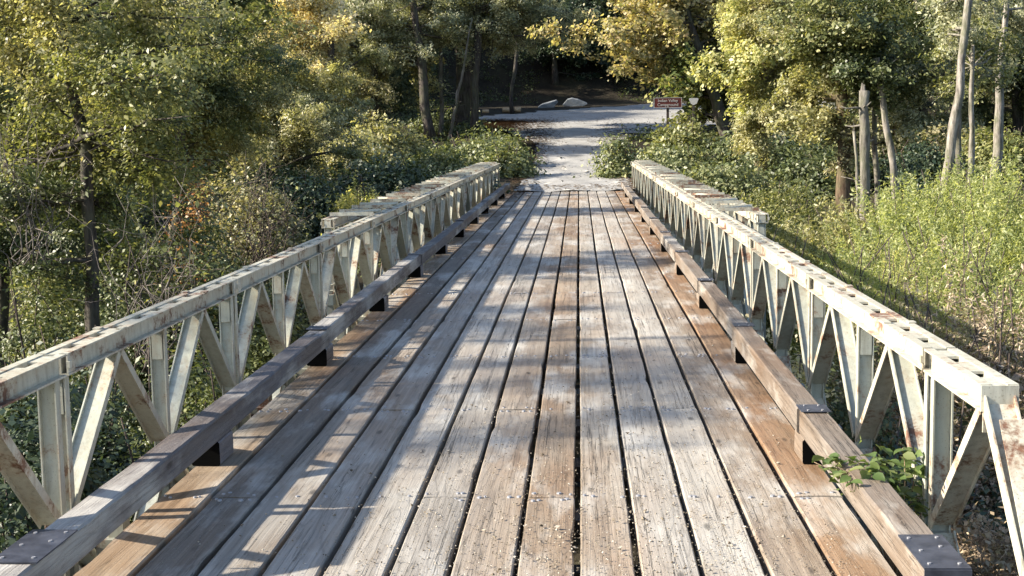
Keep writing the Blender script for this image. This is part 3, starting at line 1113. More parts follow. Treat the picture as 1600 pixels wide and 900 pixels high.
def bush(name, label, cat, px, pytop, Y, hw, leaf='green', kind='bush', seed=0, depth=1.0, group=None, stem='twig_dark', base=None, hscale=1.0):
    """hw: half width in photo pixels at distance Y"""
    rng = np.random.default_rng(seed + 7000)
    p = W(px, pytop, Y)
    z0 = gh(p[0], Y) - .1 if base is None else base
    h = max(.5, p[2] - z0) * hscale
    r = hw / FPX * Y
    t = thing(name, label, cat, (p[0], Y, z0), group)
    cnt[0] += 1
    if kind == 'willow':
        Q = willow_foliage(rng, r, r * depth, h, Y)
    else:
        Q, _ = foliage(rng, (r * 1.08, r * depth * 1.08, h * 1.0), Y, kind, True)
    link("foliage", quads_mesh("foliage", Q, LEAF[leaf]), t)
    mb = MB()
    for i in range(14):
        a, q = rng.uniform(0, 6.28), rng.uniform(.25, .85)
        e = (r * q * math.cos(a), r * depth * q * math.sin(a), h * rng.uniform(.5, .9))
        mb.tube(bent((e[0] * .3, e[1] * .3, -.1), e, rng, 6, .12), np.linspace(.022, .006, 6) * (1 + r * .25), 5)
    link("stems", mb.mesh("stems", M[stem], True), t)
    return t


def C_(px, py, Y, hx, hy, dy=None):
    """crown centre at a pixel, radii from pixel half sizes"""
    c = W(px, py, Y)
    rx, rz = hx / FPX * Y, hy / FPX * Y
    return c, (rx, dy if dy else rx, rz)


def gf(px, Y):
    p = W(px, 300, Y)
    p[2] = gh(p[0], Y)
    return p


# ---- left side, near to far
def T(name, label, cat, px0, px1, Y, ytop, r0, bark, crowns, seed, **kw):
    f = gf(px0, Y)
    top = W(px1, ytop, Y)
    return tree(name, label, cat, f, top, r0, M[bark], [(*C_(a, b, Y + dd, hx, hy, dy), kd, lf) for (a, b, dd, hx, hy, dy, kd, lf) in crowns], seed=seed, **kw)


T("riverside_tree", "sparse alder with a dark mossy trunk standing just left of the bridge", "tree", 138, 112, 17, -60, .13, 'bark_dark',
  [(150, 60, 0, 190, 120, 1.5, 'loose', 'olive'), (150, 230, .5, 120, 90, 1.2, 'loose', 'green'), (270, 150, -.5, 130, 130, 1.3, 'loose', 'green'), (60, 330, .3, 110, 90, 1.2, 'loose', 'dark')], 1, limbs=7, twigs=2)
T("riverside_tree", "leafy green tree cut by the left edge of the photo", "tree", -20, 20, 21, -60, .12, 'bark_dark',
  [(20, 60, 0, 150, 130, 2, 'round', 'green'), (10, 330, 0, 140, 130, 1.5, 'round', 'dark')], 2)
T("dense_tree", "dense dark green tree with small leaves behind the sparse alder", "tree", 265, 290, 27, -40, .16, 'bark_dark',
  [(290, 40, 0, 130, 100, 2, 'fine', 'dark'), (230, 160, .5, 120, 100, 2, 'fine', 'green'), (330, 180, 1, 100, 90, 1.6, 'fine', 'olive')], 3)
T("dense_tree", "mid green tree rising behind the tree at the left edge", "tree", 90, 100, 34, -30, .16, 'bark_dark',
  [(90, 60, 0, 170, 130, 2.5, 'fine', 'green'), (130, 250, 0, 150, 120, 2.5, 'fine', 'olive')], 4)
T("pale_willow", "pale olive willow with a dark forked trunk left of the bridge's far end", "tree", 432, 436, 41, 150, .16, 'bark_dark',
  [(455, 140, 0, 90, 70, 1.9, 'fine', 'olive'), (375, 200, .5, 80, 80, 1.6, 'fine', 'olive'), (480, 215, .6, 75, 60, 1.5, 'fine', 'grey'), (400, 270, .3, 80, 50, 1.5, 'fine', 'khaki')], 5, limbs=10)
T("autumn_tree", "tall yellow autumn tree with a dark trunk above the pale willow", "tree", 516, 508, 52, -60, .22, 'bark_dark',
  [(455, 35, 0, 80, 70, 2.4, 'round', 'yellow'), (500, 60, .5, 65, 65, 2.2, 'fine', 'yellow'), (400, 130, 1, 70, 70, 2, 'fine', 'khaki'), (500, 120, 1, 60, 50, 2, 'fine', 'olive')], 6)
T("grey_green_tree", "grey green tree right of the yellow autumn tree", "tree", 590, 575, 60, -60, .2, 'bark_dark',
  [(580, 40, 0, 80, 85, 2.4, 'fine', 'grey'), (560, 120, .5, 60, 50, 2.0, 'fine', 'khaki')], 7)
T("leaning_trunk_tree", "dark trunked tree leaning left beside the thick trunks", "tree", 676, 632, 59, -70, .26, 'bark_dark',
  [(650, 20, 1.5, 75, 70, 2.2, 'fine', 'grey'), (640, 120, 2, 40, 60, 1.4, 'loose', 'olive')], 8)
T("slender_tree", "slender pale trunk between the leaning tree and the thick trunks", "tree", 690, 686, 61, -70, .12, 'bark_grey',
  [(700, 0, 1, 60, 50, 1.8, 'fine', 'grey')], 9)
T("thick_trunk_tree", "thickest dark trunk left of the road clearing", "tree", 722, 726, 62, -70, .38, 'bark_dark',
  [(740, 20, .5, 80, 50, 2.2, 'fine', 'grey')], 10, r1=.3)
T("thick_trunk_tree", "dark straight trunk nearest the left side of the road clearing", "tree", 742, 744, 60.5, -70, .19, 'bark_dark',
  [(800, 15, 0, 80, 45, 2.2, 'fine', 'grey'), (850, 40, 2, 60, 30, 1.8, 'fine', 'grey')], 11, r1=.15)
T("thin_leaning_tree", "thin pale leaning trunk propped in front of the thick dark trunk", "tree", 702, 738, 59.5, 30, .09, 'bark_grey', [], 12)

tree("shade_tree", "sparse young alder beyond the photo's left edge that dapples the deck", "tree", (-9.6, 9.6, -3.7), (-9.4, 9.8, 6.3), .11, M['bark_dark'],
     [((-9.2, 9.2, 4.6), (1.7, 3.0, 1.4), 'shade', 'green'), ((-9.4, 6.2, 3.6), (1.2, 1.6, .9), 'shade', 'green')], seed=13)
bush("undergrowth_bush", "olive bush with yellow leaf tips below the leaning dark trunk", "bush", 590, 165, 50, 85, 'olive', 'bush', 1)
bush("undergrowth_bush", "dark bush in the gap under the grey green tree", "bush", 545, 200, 54, 60, 'khaki', 'bush', 2)
bush("bramble_mound", "bright green bramble mound left of the gravel road", "bramble", 735, 193, 47, 85, 'bramble', 'bramble', 3)
bush("bramble_mound", "bramble mound at the road's left edge", "bramble", 792, 206, 42.8, 46, 'bramble', 'bramble', 4)
bush("bramble_mound", "light bramble mound behind the left truss's far end", "bramble", 665, 215, 43, 70, 'bramble', 'bramble', 5)
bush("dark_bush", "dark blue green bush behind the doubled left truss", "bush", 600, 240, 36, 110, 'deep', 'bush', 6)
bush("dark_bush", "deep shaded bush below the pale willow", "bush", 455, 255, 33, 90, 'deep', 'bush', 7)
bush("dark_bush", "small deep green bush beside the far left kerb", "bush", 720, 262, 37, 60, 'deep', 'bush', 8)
bush("orange_bush", "small shrub with orange autumn leaves", "shrub", 303, 230, 27, 14, 'orange', 'bush', 9)
bush("river_bush", "olive green bush left of the single truss", "bush", 385, 250, 26, 80, 'khaki', 'bush', 10)
bush("river_bush", "wide mixed green bush behind the left chord", "bush", 250, 300, 20, 130, 'dark', 'bush', 11)
bush("river_bush", "dark green bush low behind the left truss", "bush", 380, 345, 17, 95, 'dark', 'bush', 12)
bush("river_bush", "yellowing bush at the photo's left edge", "bush", 20, 340, 17, 120, 'dark', 'bush', 13)
bush("river_bush", "dark leafy bush under the sparse alder", "bush", 140, 400, 14, 120, 'deep', 'bush', 14)
bush("river_bush", "green bush seen between the nearest left truss posts", "bush", 60, 590, 10.5, 190, 'deep', 'bush', 15)
bush("river_bush", "deep green bush seen below the left top chord", "bush", 330, 500, 13.5, 110, 'dark', 'bush', 16)
bush("lit_sapling", "thin bright yellow green sapling behind the doubled left truss", "sapling", 558, 245, 30, 10, 'lime', 'willow', 17)

# ---- right side
T("autumn_maple", "golden maple with a dark leaning trunk right of the road", "tree", 1140, 1060, 53.5, -40, .30, 'bark_dark',
  [(1010, 30, .5, 105, 75, 2.4, 'maple', 'gold'), (972, 78, -.5, 50, 52, 1.6, 'maple', 'gold'), (1075, 90, 1.0, 80, 75, 2.2, 'maple', 'maple_green'), (1115, 20, 1.5, 70, 60, 1.8, 'maple', 'gold'), (1110, 165, 1.5, 55, 50, 1.6, 'maple', 'green')], 21, limbs=9, amp=.03)
T("olive_tree", "sunlit olive green tree beside the golden maple", "tree", 1190, 1195, 43, -50, .18, 'bark_brown',
  [(1200, 110, 0, 75, 75, 1.6, 'round', 'lime'), (1185, 185, 0, 50, 45, 1.3, 'fine', 'olive'), (1225, 20, .5, 85, 60, 1.8, 'fine', 'olive'), (1235, 170, .5, 60, 60, 1.5, 'fine', 'khaki'), (1180, 50, 1, 50, 60, 1.5, 'round', 'lime')], 22)
T("ivy_trunk_tree", "green tree whose brown trunk is wrapped in ivy", "tree", 1326, 1300, 34, -60, .20, 'bark_brown',
  [(1300, 40, 0, 95, 70, 1.8, 'round', 'green'), (1350, 100, .5, 80, 60, 1.5, 'round', 'dark'), (1270, 130, .3, 60, 65, 1.3, 'round', 'olive'), (1322, 240, 0, 26, 60, .5, 'loose', 'khaki')], 23)
T("broken_snag", "grey broken off trunk with no crown", "dead tree", 1354, 1351, 31, 142, .125, 'bark_grey', [], 24, r1=.11, amp=.012)
T("thin_snag", "thin pale stem against the left side of the broken snag", "dead tree", 1342, 1334, 31.5, 205, .05, 'bark_pale', [], 25, r1=.03, amp=.02)
T("slanting_trunk_tree", "pale trunk slanting just right of the broken snag", "tree", 1408, 1370, 33, 90, .10, 'bark_pale',
  [(1375, 90, .5, 50, 50, 1.2, 'round', 'dark')], 26, r1=.07, amp=.015)
T("slim_trunk", "slim pale trunk directly behind the broken snag", "tree", 1374, 1366, 35, 110, .085, 'bark_grey', [], 27, r1=.06, amp=.015)
T("leaning_pale_tree", "tall bare pale trunk leaning right across the wood", "tree", 1462, 1522, 29, -60, .12, 'bark_pale',
  [(1500, 20, 3, 80, 40, 1.5, 'loose', 'grey')], 28, amp=.012, r1=.07)
T("upright_trunk_tree", "grey upright trunk just right of the leaning pale one", "tree", 1503, 1500, 33, 60, .11, 'bark_grey',
  [(1490, 120, 2, 60, 50, 1.3, 'loose', 'grey')], 29, amp=.015)
T("upright_trunk_tree", "pale upright trunk second to the right of the leaning one", "tree", 1516, 1520, 31, 70, .10, 'bark_pale',
  [(1530, 90, 2, 60, 50, 1.3, 'loose', 'green')], 30, amp=.015)
T("mottled_trunk_tree", "mottled pale trunk nearest the photo's right edge", "tree", 1554, 1578, 37, -60, .15, 'bark_pale',
  [(1570, 10, 3.5, 60, 50, 1.5, 'fine', 'grey')], 31, amp=.02)
T("conifer_like_tree", "grey green tree filling the gap behind the leaning pale trunk", "tree", 1440, 1440, 46, -60, .2, 'bark_dark',
  [(1440, 120, 0, 90, 90, 2.0, 'fine', 'grey'), (1480, 40, 0, 110, 70, 2.0, 'fine', 'dark'), (1400, 30, 1, 80, 70, 2.0, 'fine', 'green')], 32)
T("conifer_like_tree", "dark green tree behind the mottled trunk", "tree", 1590, 1590, 48, -60, .2, 'bark_dark',
  [(1590, 60, 0, 110, 90, 2.2, 'fine', 'green'), (1560, 160, 1, 80, 60, 2.0, 'fine', 'dark')], 33)
bush("sign_bush", "leafy bush growing around the brown sign's post", "bush", 1064, 170, 47.6, 44, 'green', 'bush', 18)
bush("bramble_mound", "pale bramble mound right of the gravel road", "bramble", 1075, 222, 46, 90, 'bramble', 'bramble', 19)
bush("bramble_mound", "brownish bramble at the road's right edge beside the truss end", "bramble", 968, 216, 42.0, 30, 'bramble', 'bramble', 20)
bush("bramble_mound", "dark bramble mound behind the doubled right truss", "bramble", 1130, 250, 38, 90, 'bramble', 'bramble', 21)
bush("willow_shrub", "green willow shrub just beyond the doubled right truss", "shrub", 1215, 268, 30, 75, 'green', 'willow', 22)
bush("willow_shrub", "tall pale green willow shrub below the broken snag", "shrub", 1310, 285, 26, 90, 'olive', 'willow', 23)
bush("willow_shrub", "green willow shrub right of the doubled truss's near end", "shrub", 1240, 325, 23, 70, 'green', 'willow', 24)
bush("willow_shrub", "bright lime willow shrub below the leaning pale trunk", "shrub", 1450, 248, 26, 100, 'bright', 'willow', 25)
bush("willow_shrub", "largest bright lime willow shrub at the photo's right edge", "shrub", 1565, 212, 25, 105, 'bright', 'willow', 26)
bush("willow_shrub", "yellow green willow shrub lowest above the dry brush", "shrub", 1420, 335, 21, 85, 'lime', 'willow', 27)
bush("willow_shrub", "lime willow shrub cut by the right edge above the dry brush", "shrub", 1570, 300, 19, 95, 'bright', 'willow', 28)
bush("dry_shrub", "brown dry shrub behind the right top chord", "shrub", 1465, 402, 16.5, 110, 'brown', 'willow', 29)
bush("dry_shrub", "brown dry shrub cut by the photo's right edge", "shrub", 1585, 385, 15.5, 100, 'brown', 'willow', 30)
bush("dry_shrub", "dark dry shrub low behind the right chord", "shrub", 1390, 395, 18, 70, 'khaki', 'willow', 31)
bush("willow_shrub", "tall lime willow shrub directly behind the pale upright trunk", "shrub", 1500, 235, 28, 90, 'bright', 'willow', 51)
bush("willow_shrub", "lime willow shrub left of the brightest pair", "shrub", 1375, 300, 24, 75, 'bright', 'willow', 52)
bush("willow_shrub", "yellow green willow shrub in front of the brightest pair", "shrub", 1510, 290, 22, 90, 'bright', 'willow', 53)
bush("willow_shrub", "yellow green willow shrub crowding the right top chord", "shrub", 1330, 315, 20.5, 85, 'bright', 'willow', 57)
bush("willow_shrub", "lime willow shrub just above the brown dry shrubs", "shrub", 1480, 300, 19.5, 105, 'bright', 'willow', 58)
bush("willow_shrub", "khaki willow shrub fringing the dry brush by the right chord", "shrub", 1420, 375, 17.5, 80, 'khaki', 'willow', 59)
bush("dry_shrub", "grey brown dry shrub at the foot of the brightest lime shrubs", "shrub", 1530, 366, 18, 100, 'brown', 'willow', 54)
bush("dry_shrub", "greyish brown dry shrub between two paler brown ones", "shrub", 1530, 410, 16, 90, 'khaki', 'willow', 60)
bush("dry_shrub", "low dark brown shrub just beyond the right truss's near end", "shrub", 1520, 500, 12.5, 100, 'brown', 'bush', 55)
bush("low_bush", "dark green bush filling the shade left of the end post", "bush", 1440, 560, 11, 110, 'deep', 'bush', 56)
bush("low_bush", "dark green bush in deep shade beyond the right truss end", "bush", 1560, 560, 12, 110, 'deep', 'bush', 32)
bush("low_bush", "small yellow leaved bush seen between the right truss posts", "bush", 1245, 500, 15, 40, 'yellow', 'bush', 33)
bush("low_bush", "dark green bush seen through the right truss", "bush", 1330, 540, 13.5, 80, 'dark', 'bush', 34)

bush("wood_bush", "dark bush in the shade between the ivy wrapped trunk and the broken snag", "bush", 1290, 215, 38, 80, 'dark', 'bush', 40)
bush("wood_bush", "dark bush in the gap right of the slanting trunk", "bush", 1430, 205, 38, 75, 'deep', 'bush', 41)
bush("wood_bush", "olive bush behind the upright trunks", "bush", 1500, 190, 42, 70, 'khaki', 'bush', 42)
bush("wood_bush", "green bush around the foot of the mottled trunk", "bush", 1585, 185, 41, 70, 'green', 'bush', 43)
bush("wood_bush", "dark bush under the golden maple's trunk", "bush", 1180, 205, 47, 80, 'dark', 'bush', 44)
bush("wood_bush", "grey green bush behind the slanting trunk", "bush", 1390, 150, 47, 70, 'grey', 'bush', 45)
bush("wood_bush", "dark bush behind the ivy wrapped trunk", "bush", 1270, 160, 52, 90, 'deep', 'bush', 46)
bush("wood_bush", "olive bush between the pale willow and the dark trunks", "bush", 520, 215, 46, 75, 'olive', 'bush', 47)
bush("wood_bush", "dark bush at the foot of the thick trunks", "bush", 700, 170, 63, 60, 'dark', 'bush', 48)
bush("wood_bush", "deep green bush behind the dense dark tree", "bush", 330, 230, 38, 120, 'deep', 'bush', 49)
bush("wood_bush", "green bush behind the bare twigs at the left edge", "bush", 120, 250, 24, 130, 'green', 'bush', 50)

# orphan bare twigs
def twig_tangle(name, label, cat, c, rr, n, mat, seed, r0=.012, fan=1.0, group=None, leaves=None):
    rng = np.random.default_rng(seed)
    mb = MB()
    c = np.array(c, float)
    g = gh(c[0], c[1]) - .1
    base = np.array([c[0], c[1], max(g, c[2] - rr[2] * 1.6)])
    t = thing(name, label, cat, base, group)
    LP = []
    for i in range(n):
        d = rng.normal(0, 1, 3)
        d /= np.linalg.norm(d)
        e = c + d * np.array(rr) * rng.uniform(.5, 1) - base
        s0 = rng.normal(0, .12, 3) * np.array(rr) * fan
        q = bent(s0 * np.array([1, 1, .2]), e, rng, 8, .2)
        mb.tube(q, np.linspace(r0, r0 * .25, 8), 4)
        for _ in range(3):
            j = rng.integers(3, 7)
            e2 = q[j] + rng.normal(0, .28, 3) * np.array(rr)
            mb.tube(bent(q[j], e2, rng, 5, .25), np.linspace(r0 * .5, r0 * .12, 5), 4)
            LP.append(e2)
    link("stems", mb.mesh("stems", mat, True), t)
    if leaves:
        P = np.repeat(np.array(LP), leaves[1], 0)
        P = P + rng.normal(0, leaves[3], P.shape)
        link("foliage", quads_mesh("foliage", leaf_quads(P, leaves[2], rng, .55), LEAF[leaves[0]]), t)
    return t


twig_tangle("bare_shrub", "tangle of bare grey twigs at the photo's left edge", "shrub", W(30, 190, 16.5), (1.3, 1.2, 1.1), 18, M['twig'], 1, .009, leaves=("khaki", 4, .07, .09))
twig_tangle("bare_shrub", "bare arching twigs below the dense dark tree", "shrub", W(235, 350, 15.5), (1.1, .9, 1.1), 22, M['twig'], 2, .009, leaves=('green', 4, .07, .09))
twig_tangle("bare_shrub", "bare twigs with few leaves in front of the pale willow", "shrub", W(400, 300, 24), (1.3, .9, 1.0), 30, M['twig_dark'], 3, .012, leaves=('grey', 5, .06, .08))
twig_tangle("dead_brush", "curled dry brown brush beside the right truss end post", "dead brush", W(1550, 870, 6.2), (.30, .42, .22), 150, M['twig_tan'], 4, .0042, 3.0, leaves=('dead', 7, .035, .03))

# vine plant reaching over the right kerb
rng = np.random.default_rng(77)
root = np.array([1.37, 5.85, -.35])
vp = thing("vine_plant", "small leafy vine hanging over the right timber kerb", "plant", tuple(root))
mb = MB()
LP = []
for px, py, Y, k in ((1340, 722, 5.62, 11), (1290, 712, 5.75, 9), (1375, 735, 5.55, 12), (1350, 745, 5.55, 11), (1400, 745, 5.6, 9), (1310, 730, 5.62, 9), (1365, 715, 5.7, 9), (1385, 765, 5.45, 9), (1330, 750, 5.5, 8), (1430, 715, 6.0, 8), (1410, 700, 6.0, 6), (1440, 760, 6.0, 8), (1425, 785, 5.9, 8), (1472, 725, 6.1, 3), (1272, 722, 5.8, 5)):
    e = W(px, py, Y) - root
    mid = (e * .5) + np.array([.05, 0, .22])
    t_ = np.linspace(0, 1, 9)[:, None]
    q = (1 - t_) ** 2 * np.zeros(3) + 2 * t_ * (1 - t_) * mid + t_ ** 2 * e
    mb.tube(q, np.linspace(.004, .0015, 9), 5)
    for _ in range(int(k * 3)):
        j = rng.uniform(.6, 1.0)
        p_ = (1 - j) ** 2 * 0 + 2 * j * (1 - j) * mid + j * j * e
        LP.append(p_ + rng.normal(0, .030, 3))
link("stems", mb.mesh("stems", M['twig_tan'], True), vp)
P = np.array(LP)
V = []
mbl = MB()
for p_ in P:
    a = rng.uniform(0, 6.28); L_ = rng.uniform(.035, .075)
    d = np.array([math.cos(a), math.sin(a), rng.uniform(-.5, .3)]); d /= np.linalg.norm(d)
    nrm = np.array([0, 0, 1.0]) + rng.normal(0, .35, 3); s_ = np.cross(d, nrm); s_ /= np.linalg.norm(s_); u = np.cross(s_, d)
    pts = [p_]
    for tt, ww, zz in ((.25, .30, 0), (.55, .36, .0), (.85, .16, -.06)):
        pts += [p_ + d * L_ * tt + s_ * L_ * ww + u * L_ * (.10 + zz), p_ + d * L_ * tt + u * L_ * zz, p_ + d * L_ * tt - s_ * L_ * ww + u * L_ * (.10 + zz)]
    pts.append(p_ + d * L_ - u * L_ * .12)
    mbl.add(pts, [(0, 1, 2), (0, 2, 3), (1, 4, 5, 2), (2, 5, 6, 3), (4, 7, 8, 5), (5, 8, 9, 6), (7, 10, 8), (8, 10, 9)])
ml = mat_leaf("vine_leaf", [(.07, .11, .035), (.11, .16, .05), (.17, .21, .08), (.24, .26, .12)], .35)
link("leaves", mbl.mesh("leaves", ml, True), vp)

# ground cover over the banks and the wood floor
rng = np.random.default_rng(41)
n = 9000
ux, uy = rng.uniform(-34, 34, n), 5 + 90 * rng.random(n) ** .9
ok = (ux < -2.6) | (ux > 2.2)
ok &= ~((uy > 62) & (uy < 84) & (ux > -8) & (ux < 20)) & (np.abs(ux) < 3 + .50 * uy)
ux, uy = ux[ok], uy[ok]
uz = ground_h(ux, uy)
k = rng.integers(0, len(ux), 150000)
sz = rng.uniform(.15, .5, len(ux))
off = rng.normal(0, 1, (len(k), 3)) * sz[k][:, None] * np.array([1, 1, .45])
P = np.stack([ux[k], uy[k], uz[k] + sz[k] * .45], 1) + off
P[:, 2] = np.maximum(P[:, 2], ground_h(P[:, 0], P[:, 1]) + .02)
tag(link("undergrowth", quads_mesh("undergrowth", leaf_quads(P, .13, rng, aspect=.5), LEAF['dark'])), "low dark green undergrowth covering the banks and the floor of the wood", "undergrowth", kind='stuff')

# ------------------------------------------------------------------ background wood on the hillside
rng = np.random.default_rng(99)
G = "trees of the shaded wood beyond the road"
FL = "dark tree of the shaded wood on the slope beyond the gravel road"
spots = []
for Y in (88, 96, 106, 118, 132):
    n = {88: 12, 96: 13, 106: 14, 118: 15, 132: 16}[Y]
    for i in range(n):
        X = (-.5 + (i + rng.uniform(-.3, .3)) / (n - 1)) * Y * .98
        if Y < 92 and -6.5 < X < 4:
            continue
        spots.append((X, Y + rng.uniform(-3, 3)))
for i, (X, Y) in enumerate(spots):
    g = gh(X, Y)
    H = rng.uniform(11, 15)
    r = rng.uniform(2.6, 3.6)
    lf = ('deep', 'dark', 'dark', 'green')[i % 4]
    f = np.array([X, Y, g])
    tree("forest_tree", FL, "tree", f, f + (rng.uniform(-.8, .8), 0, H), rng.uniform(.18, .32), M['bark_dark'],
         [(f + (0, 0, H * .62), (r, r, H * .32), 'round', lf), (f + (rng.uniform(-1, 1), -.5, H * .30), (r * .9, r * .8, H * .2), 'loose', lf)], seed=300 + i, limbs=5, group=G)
# belts of trees left and right of the road, behind the named ones
GL = "trees of the belt behind the riverside trees"
k = 0
for (X, Y, H, lf) in [(-23, 46, 8, 'green'), (-26, 54, 8.5, 'dark'), (-15, 69, 11, 'grey'), (-20, 72, 12, 'dark'), (-28, 62, 9, 'green'), (-11, 76, 12, 'dark'), (-17, 82, 13, 'deep'), (-32, 72, 14, 'dark'), (-28, 84, 14, 'deep'), (-27, 40, 8, 'dark'), (-22, 34, 6.5, 'dark')]:
    f = np.array([X, Y, gh(X, Y)])
    k += 1
    tree("belt_tree", "tree of the dark belt behind the riverside trees left of the road", "tree", f, f + (0, 0, H), .22, M['bark_dark'],
         [(f + (0, 0, H * .68), (3.0, 3.0, H * .30), 'round', lf), (f + (.5, 0, H * .32), (2.8, 2.6, H * .25), 'fine', lf)], seed=400 + k, limbs=6, group=GL)
GR = "trees of the belt right of the road"
for (X, Y, H, lf) in [(12, 60, 12, 'dark'), (17, 56, 12, 'green'), (22, 62, 13, 'dark'), (15, 70, 13, 'deep'), (23, 50, 12, 'dark'), (27, 72, 14, 'deep'), (9.5, 84, 13, 'dark'), (17, 84, 13, 'deep'), (28, 58, 12, 'green'), (20, 44, 9, 'dark'), (33, 66, 14, 'dark')]:
    f = np.array([X, Y, gh(X, Y)])
    k += 1
    tree("belt_tree", "tree of the dark belt right of the road behind the pale trunks", "tree", f, f + (0, 0, H), .22, M['bark_dark'],
         [(f + (0, 0, H * .68), (3.0, 3.0, H * .30), 'round', lf), (f + (.5, 0, H * .32), (2.8, 2.6, H * .25), 'fine', lf)], seed=400 + k, limbs=6, group=GR)

# ------------------------------------------------------------------ signs, rocks, logs
def flat_mat(name, col, rough=.5):
    m, nt = newmat(name)
    finish(nt, col, rough)
    return m


msign = flat_mat("sign_brown", (.10, .022, .018))
mwhite = flat_mat("sign_white", (.50, .48, .46))
p = W(1043.5, 160.5, 48.6)
sg = thing("campground_sign", "small brown sign with two lines of white lettering on a dark post", "sign", (p[0], p[1], gh(p[0], p[1])))
zc = p[2] - sg.location.z
mb = MB(); mb.box(-.48, .48, -.012, .012, zc - .165, zc + .165)
bd = link("sign_board", mb.mesh("sign_board", msign), sg)
mb = MB()
for a, b, c, d in ((-.492, .492, .165, .178), (-.492, .492, -.178, -.165)):
    mb.box(a, b, -.016, .014, zc + c, zc + d)
for a, b in ((-.494, -.48), (.48, .494)):
    mb.box(a, b, -.016, .014, zc - .1645, zc + .1645)
link("border", mb.mesh("border", mwhite), sg)
mb = MB(); mb.box(-.045, .045, .016, .10, -.3, zc + .15)
link("post", mb.mesh("post", flat_mat("post_dark", (.05, .035, .03), .8)), sg)
for txt, dz in (("Indian Valley", .03), ("Campground", -.115)):
    cu = bpy.data.curves.new("lettering", 'FONT')
    cu.body = txt
    cu.size = .14
    cu.align_x = 'CENTER'
    cu.extrude = .002
    tmp = bpy.data.objects.new("lettering_source", cu)
    cu.materials.append(mwhite)
    me = bpy.data.meshes.new_from_object(tmp)
    bpy.data.objects.remove(tmp)
    me.materials.clear(); me.materials.append(mwhite)
    to = link("lettering", me, bd)
    to.location = (0, -.0165, zc + dz)
    to.rotation_euler = (math.pi / 2, 0, 0)

p = W(1084, 159, 49.2)
ws = thing("white_sign", "small white board on a post half hidden by the maple", "sign", (p[0], p[1], gh(p[0], p[1])))
zc = p[2] - ws.location.z
mb = MB()
pts = [(-.17, .10), (-.14, .13), (.14, .13), (.17, .10), (.10, -.07), (0, -.12), (-.10, -.07)]
v = [(x, -.012, zc + z) for x, z in pts] + [(x, .012, zc + z) for x, z in pts]
mb.add(v, [tuple(range(7))[::-1], tuple(range(7, 14))] + [(i, (i + 1) % 7, 7 + (i + 1) % 7, 7 + i) for i in range(7)])
link("sign_board", mb.mesh("sign_board", mwhite), ws)
mb = MB(); mb.box(-.04, .04, .014, .08, -.3, zc + .1)
link("post", mb.mesh("post", M['bark_dark']), ws)

p = W(983, 226, 45)
mb = MB()
g = gh(p[0], p[1])
hh = W(983, 219, 45)[2] - g
mb.tube([(0, 0, -.2), (0, 0, hh - .06), (0, 0, hh - .05), (0, 0, hh)], [.07, .065, .09, .085], 10)
tag(link("marker_post", mb.mesh("marker_post", flat_mat("post_black", (.02, .02, .02))), None, (p[0], p[1], g)), "short black marker post at the road's right edge", "post")


def rock(name, label, px, py, Y, sx, sy, sz, seed, mat, cat="boulder", tilt=0.0, group=None):
    import bmesh
    rg = np.random.default_rng(seed)
    bm = bmesh.new()
    bmesh.ops.create_icosphere(bm, subdivisions=3, radius=1)
    D = rg.normal(0, 1, (9, 3)); D /= np.linalg.norm(D, axis=1)[:, None]
    lim = rg.uniform(.55, .85, 9)
    for v in bm.verts:
        c = np.array(v.co)
        for d, l in zip(D, lim):
            k = c @ d
            if k > l:
                c = c - d * (k - l)
        v.co = c * (sx, sy, sz) + rg.normal(0, .012, 3)
    me = bpy.data.meshes.new(name)
    bm.to_mesh(me); bm.free()
    me.materials.append(mat)
    p = W(px, py, Y)
    o = link(name, me, None, (p[0], Y, gh(p[0], Y) + sz * .35))
    o.rotation_euler = (0, tilt, seed)
    return tag(o, label, cat, group)


mrock, nt = newmat("pale_rock")
tc = nd(nt, "ShaderNodeTexCoord")
nz = noise(nt, tc.outputs["Object"], 3, 7, .65)
finish(nt, ramp(nt, nz, [(.3, (.11, .12, .125)), (.6, (.23, .25, .27)), (.8, (.34, .35, .35))]), .8, nz, .5, .05)


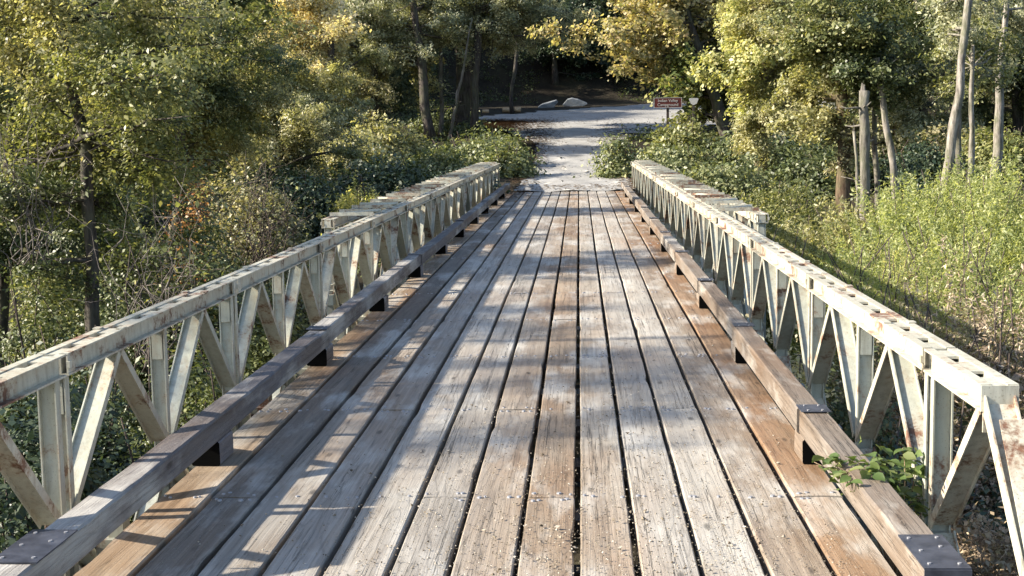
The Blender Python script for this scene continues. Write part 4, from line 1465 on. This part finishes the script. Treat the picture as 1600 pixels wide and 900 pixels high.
def slab(name, label, pts, Y, th, seed):
    """angular leaning slab of stone: outline in photo pixels at distance Y, given real thickness"""
    rg = np.random.default_rng(seed)
    P = [W(a, b, Y) for a, b in pts]
    c = np.mean(P, 0)
    g = gh(c[0], Y)
    lowest = min(q[2] for q in P)
    base = np.array([c[0], Y, lowest])
    v = []
    for dy, sc, dz in ((0, 1.0, 0), (th * .5, .92, .12), (th, .6, .05)):
        for q in P:
            v.append(((q[0] - c[0]) * sc, dy, (q[2] - lowest) * sc + dz - .05))
    n = len(P)
    F = [tuple(range(n)), tuple(range(2 * n, 3 * n))[::-1]]
    for l in range(2):
        F += [(l * n + i, (l + 1) * n + i, (l + 1) * n + (i + 1) % n, l * n + (i + 1) % n) for i in range(n)]
    # buried foot
    mb = MB(); mb.add(v, F, 0)
    w = max(q[0] for q in P) - min(q[0] for q in P)
    mb.add([(-w * .42, .1, -.5), (w * .42, .1, -.5), (w * .42, th, -.5), (-w * .42, th, -.5), (-w * .45, .05, .12), (w * .3, .05, .12), (w * .3, th, .12), (-w * .45, th, .12)],
           [(0, 3, 2, 1), (4, 5, 6, 7), (0, 1, 5, 4), (1, 2, 6, 5), (2, 3, 7, 6), (3, 0, 4, 7)], 0)
    return tag(link(name, mb.mesh(name, mrock), None, tuple(base)), label, "boulder")


slab("pale_boulder", "pale wedge shaped boulder left of the flatter one beyond the road", [(840, 167), (846, 163), (870, 156), (872, 158), (866, 165), (858, 169), (845, 169)], 79, 1.2, 1)
slab("pale_boulder", "flatter bluish boulder right of the wedge shaped one", [(879, 163), (886, 155), (893, 153), (903, 155), (918, 161), (912, 164), (893, 165)], 80, 1.3, 2)
mlog = mat_ground("sawn_wood", [(.3, (.30, .19, .11)), (.5, (.5, .36, .22)), (.7, (.62, .48, .32))], 3)
for nm, lb, x0, x1, py, Y, rr in (("cut_log", "pale sawn log lying left of the thin dark trunk", 785, 799, 172, 74.2, .14), ("cut_log", "shorter pale sawn log right of the thin dark trunk", 804, 814, 172, 74.5, .16), ("cut_log", "greyish sawn log nearest the thick trunks", 754, 764, 174, 72.5, .10)):
    a, b = W(x0, py, Y), W(x1, py, Y)
    c = (a + b) / 2
    g = gh(c[0], Y)
    mb = MB(); L_ = (b - a)[0]
    mb.tube([(-L_ / 2, 0, 0), (-L_ / 4, .02, 0), (L_ / 4, .0, 0), (L_ / 2, 0, 0)], [rr, rr * .95, rr * .97, rr * .92], 12)
    tag(link(nm, mb.mesh(nm, mlog, True), None, (c[0], Y, max(g + rr * .8, c[2]))), lb, "log")
T("thin_dark_tree", "thin dark trunk in front of the sawn logs", "tree", 802, 804, 73.6, -60, .11, 'bark_dark', [(805, -20, 1, 60, 40, 2, 'round', 'deep')], 61, r1=.09)
T("slope_tree", "dark tree overhanging the clearing behind the boulders", "tree", 870, 865, 88, -80, .2, 'bark_dark', [(860, 20, 0, 80, 60, 2.8, 'round', 'deep'), (900, 90, 4, 60, 40, 2.8, 'round', 'deep')], 62)
T("slope_tree", "dark tree behind the golden maple beyond the road", "tree", 985, 985, 89, -80, .2, 'bark_dark', [(985, 20, 0, 90, 60, 2.8, 'round', 'deep'), (960, 110, 3, 70, 40, 2.8, 'round', 'dark')], 63)
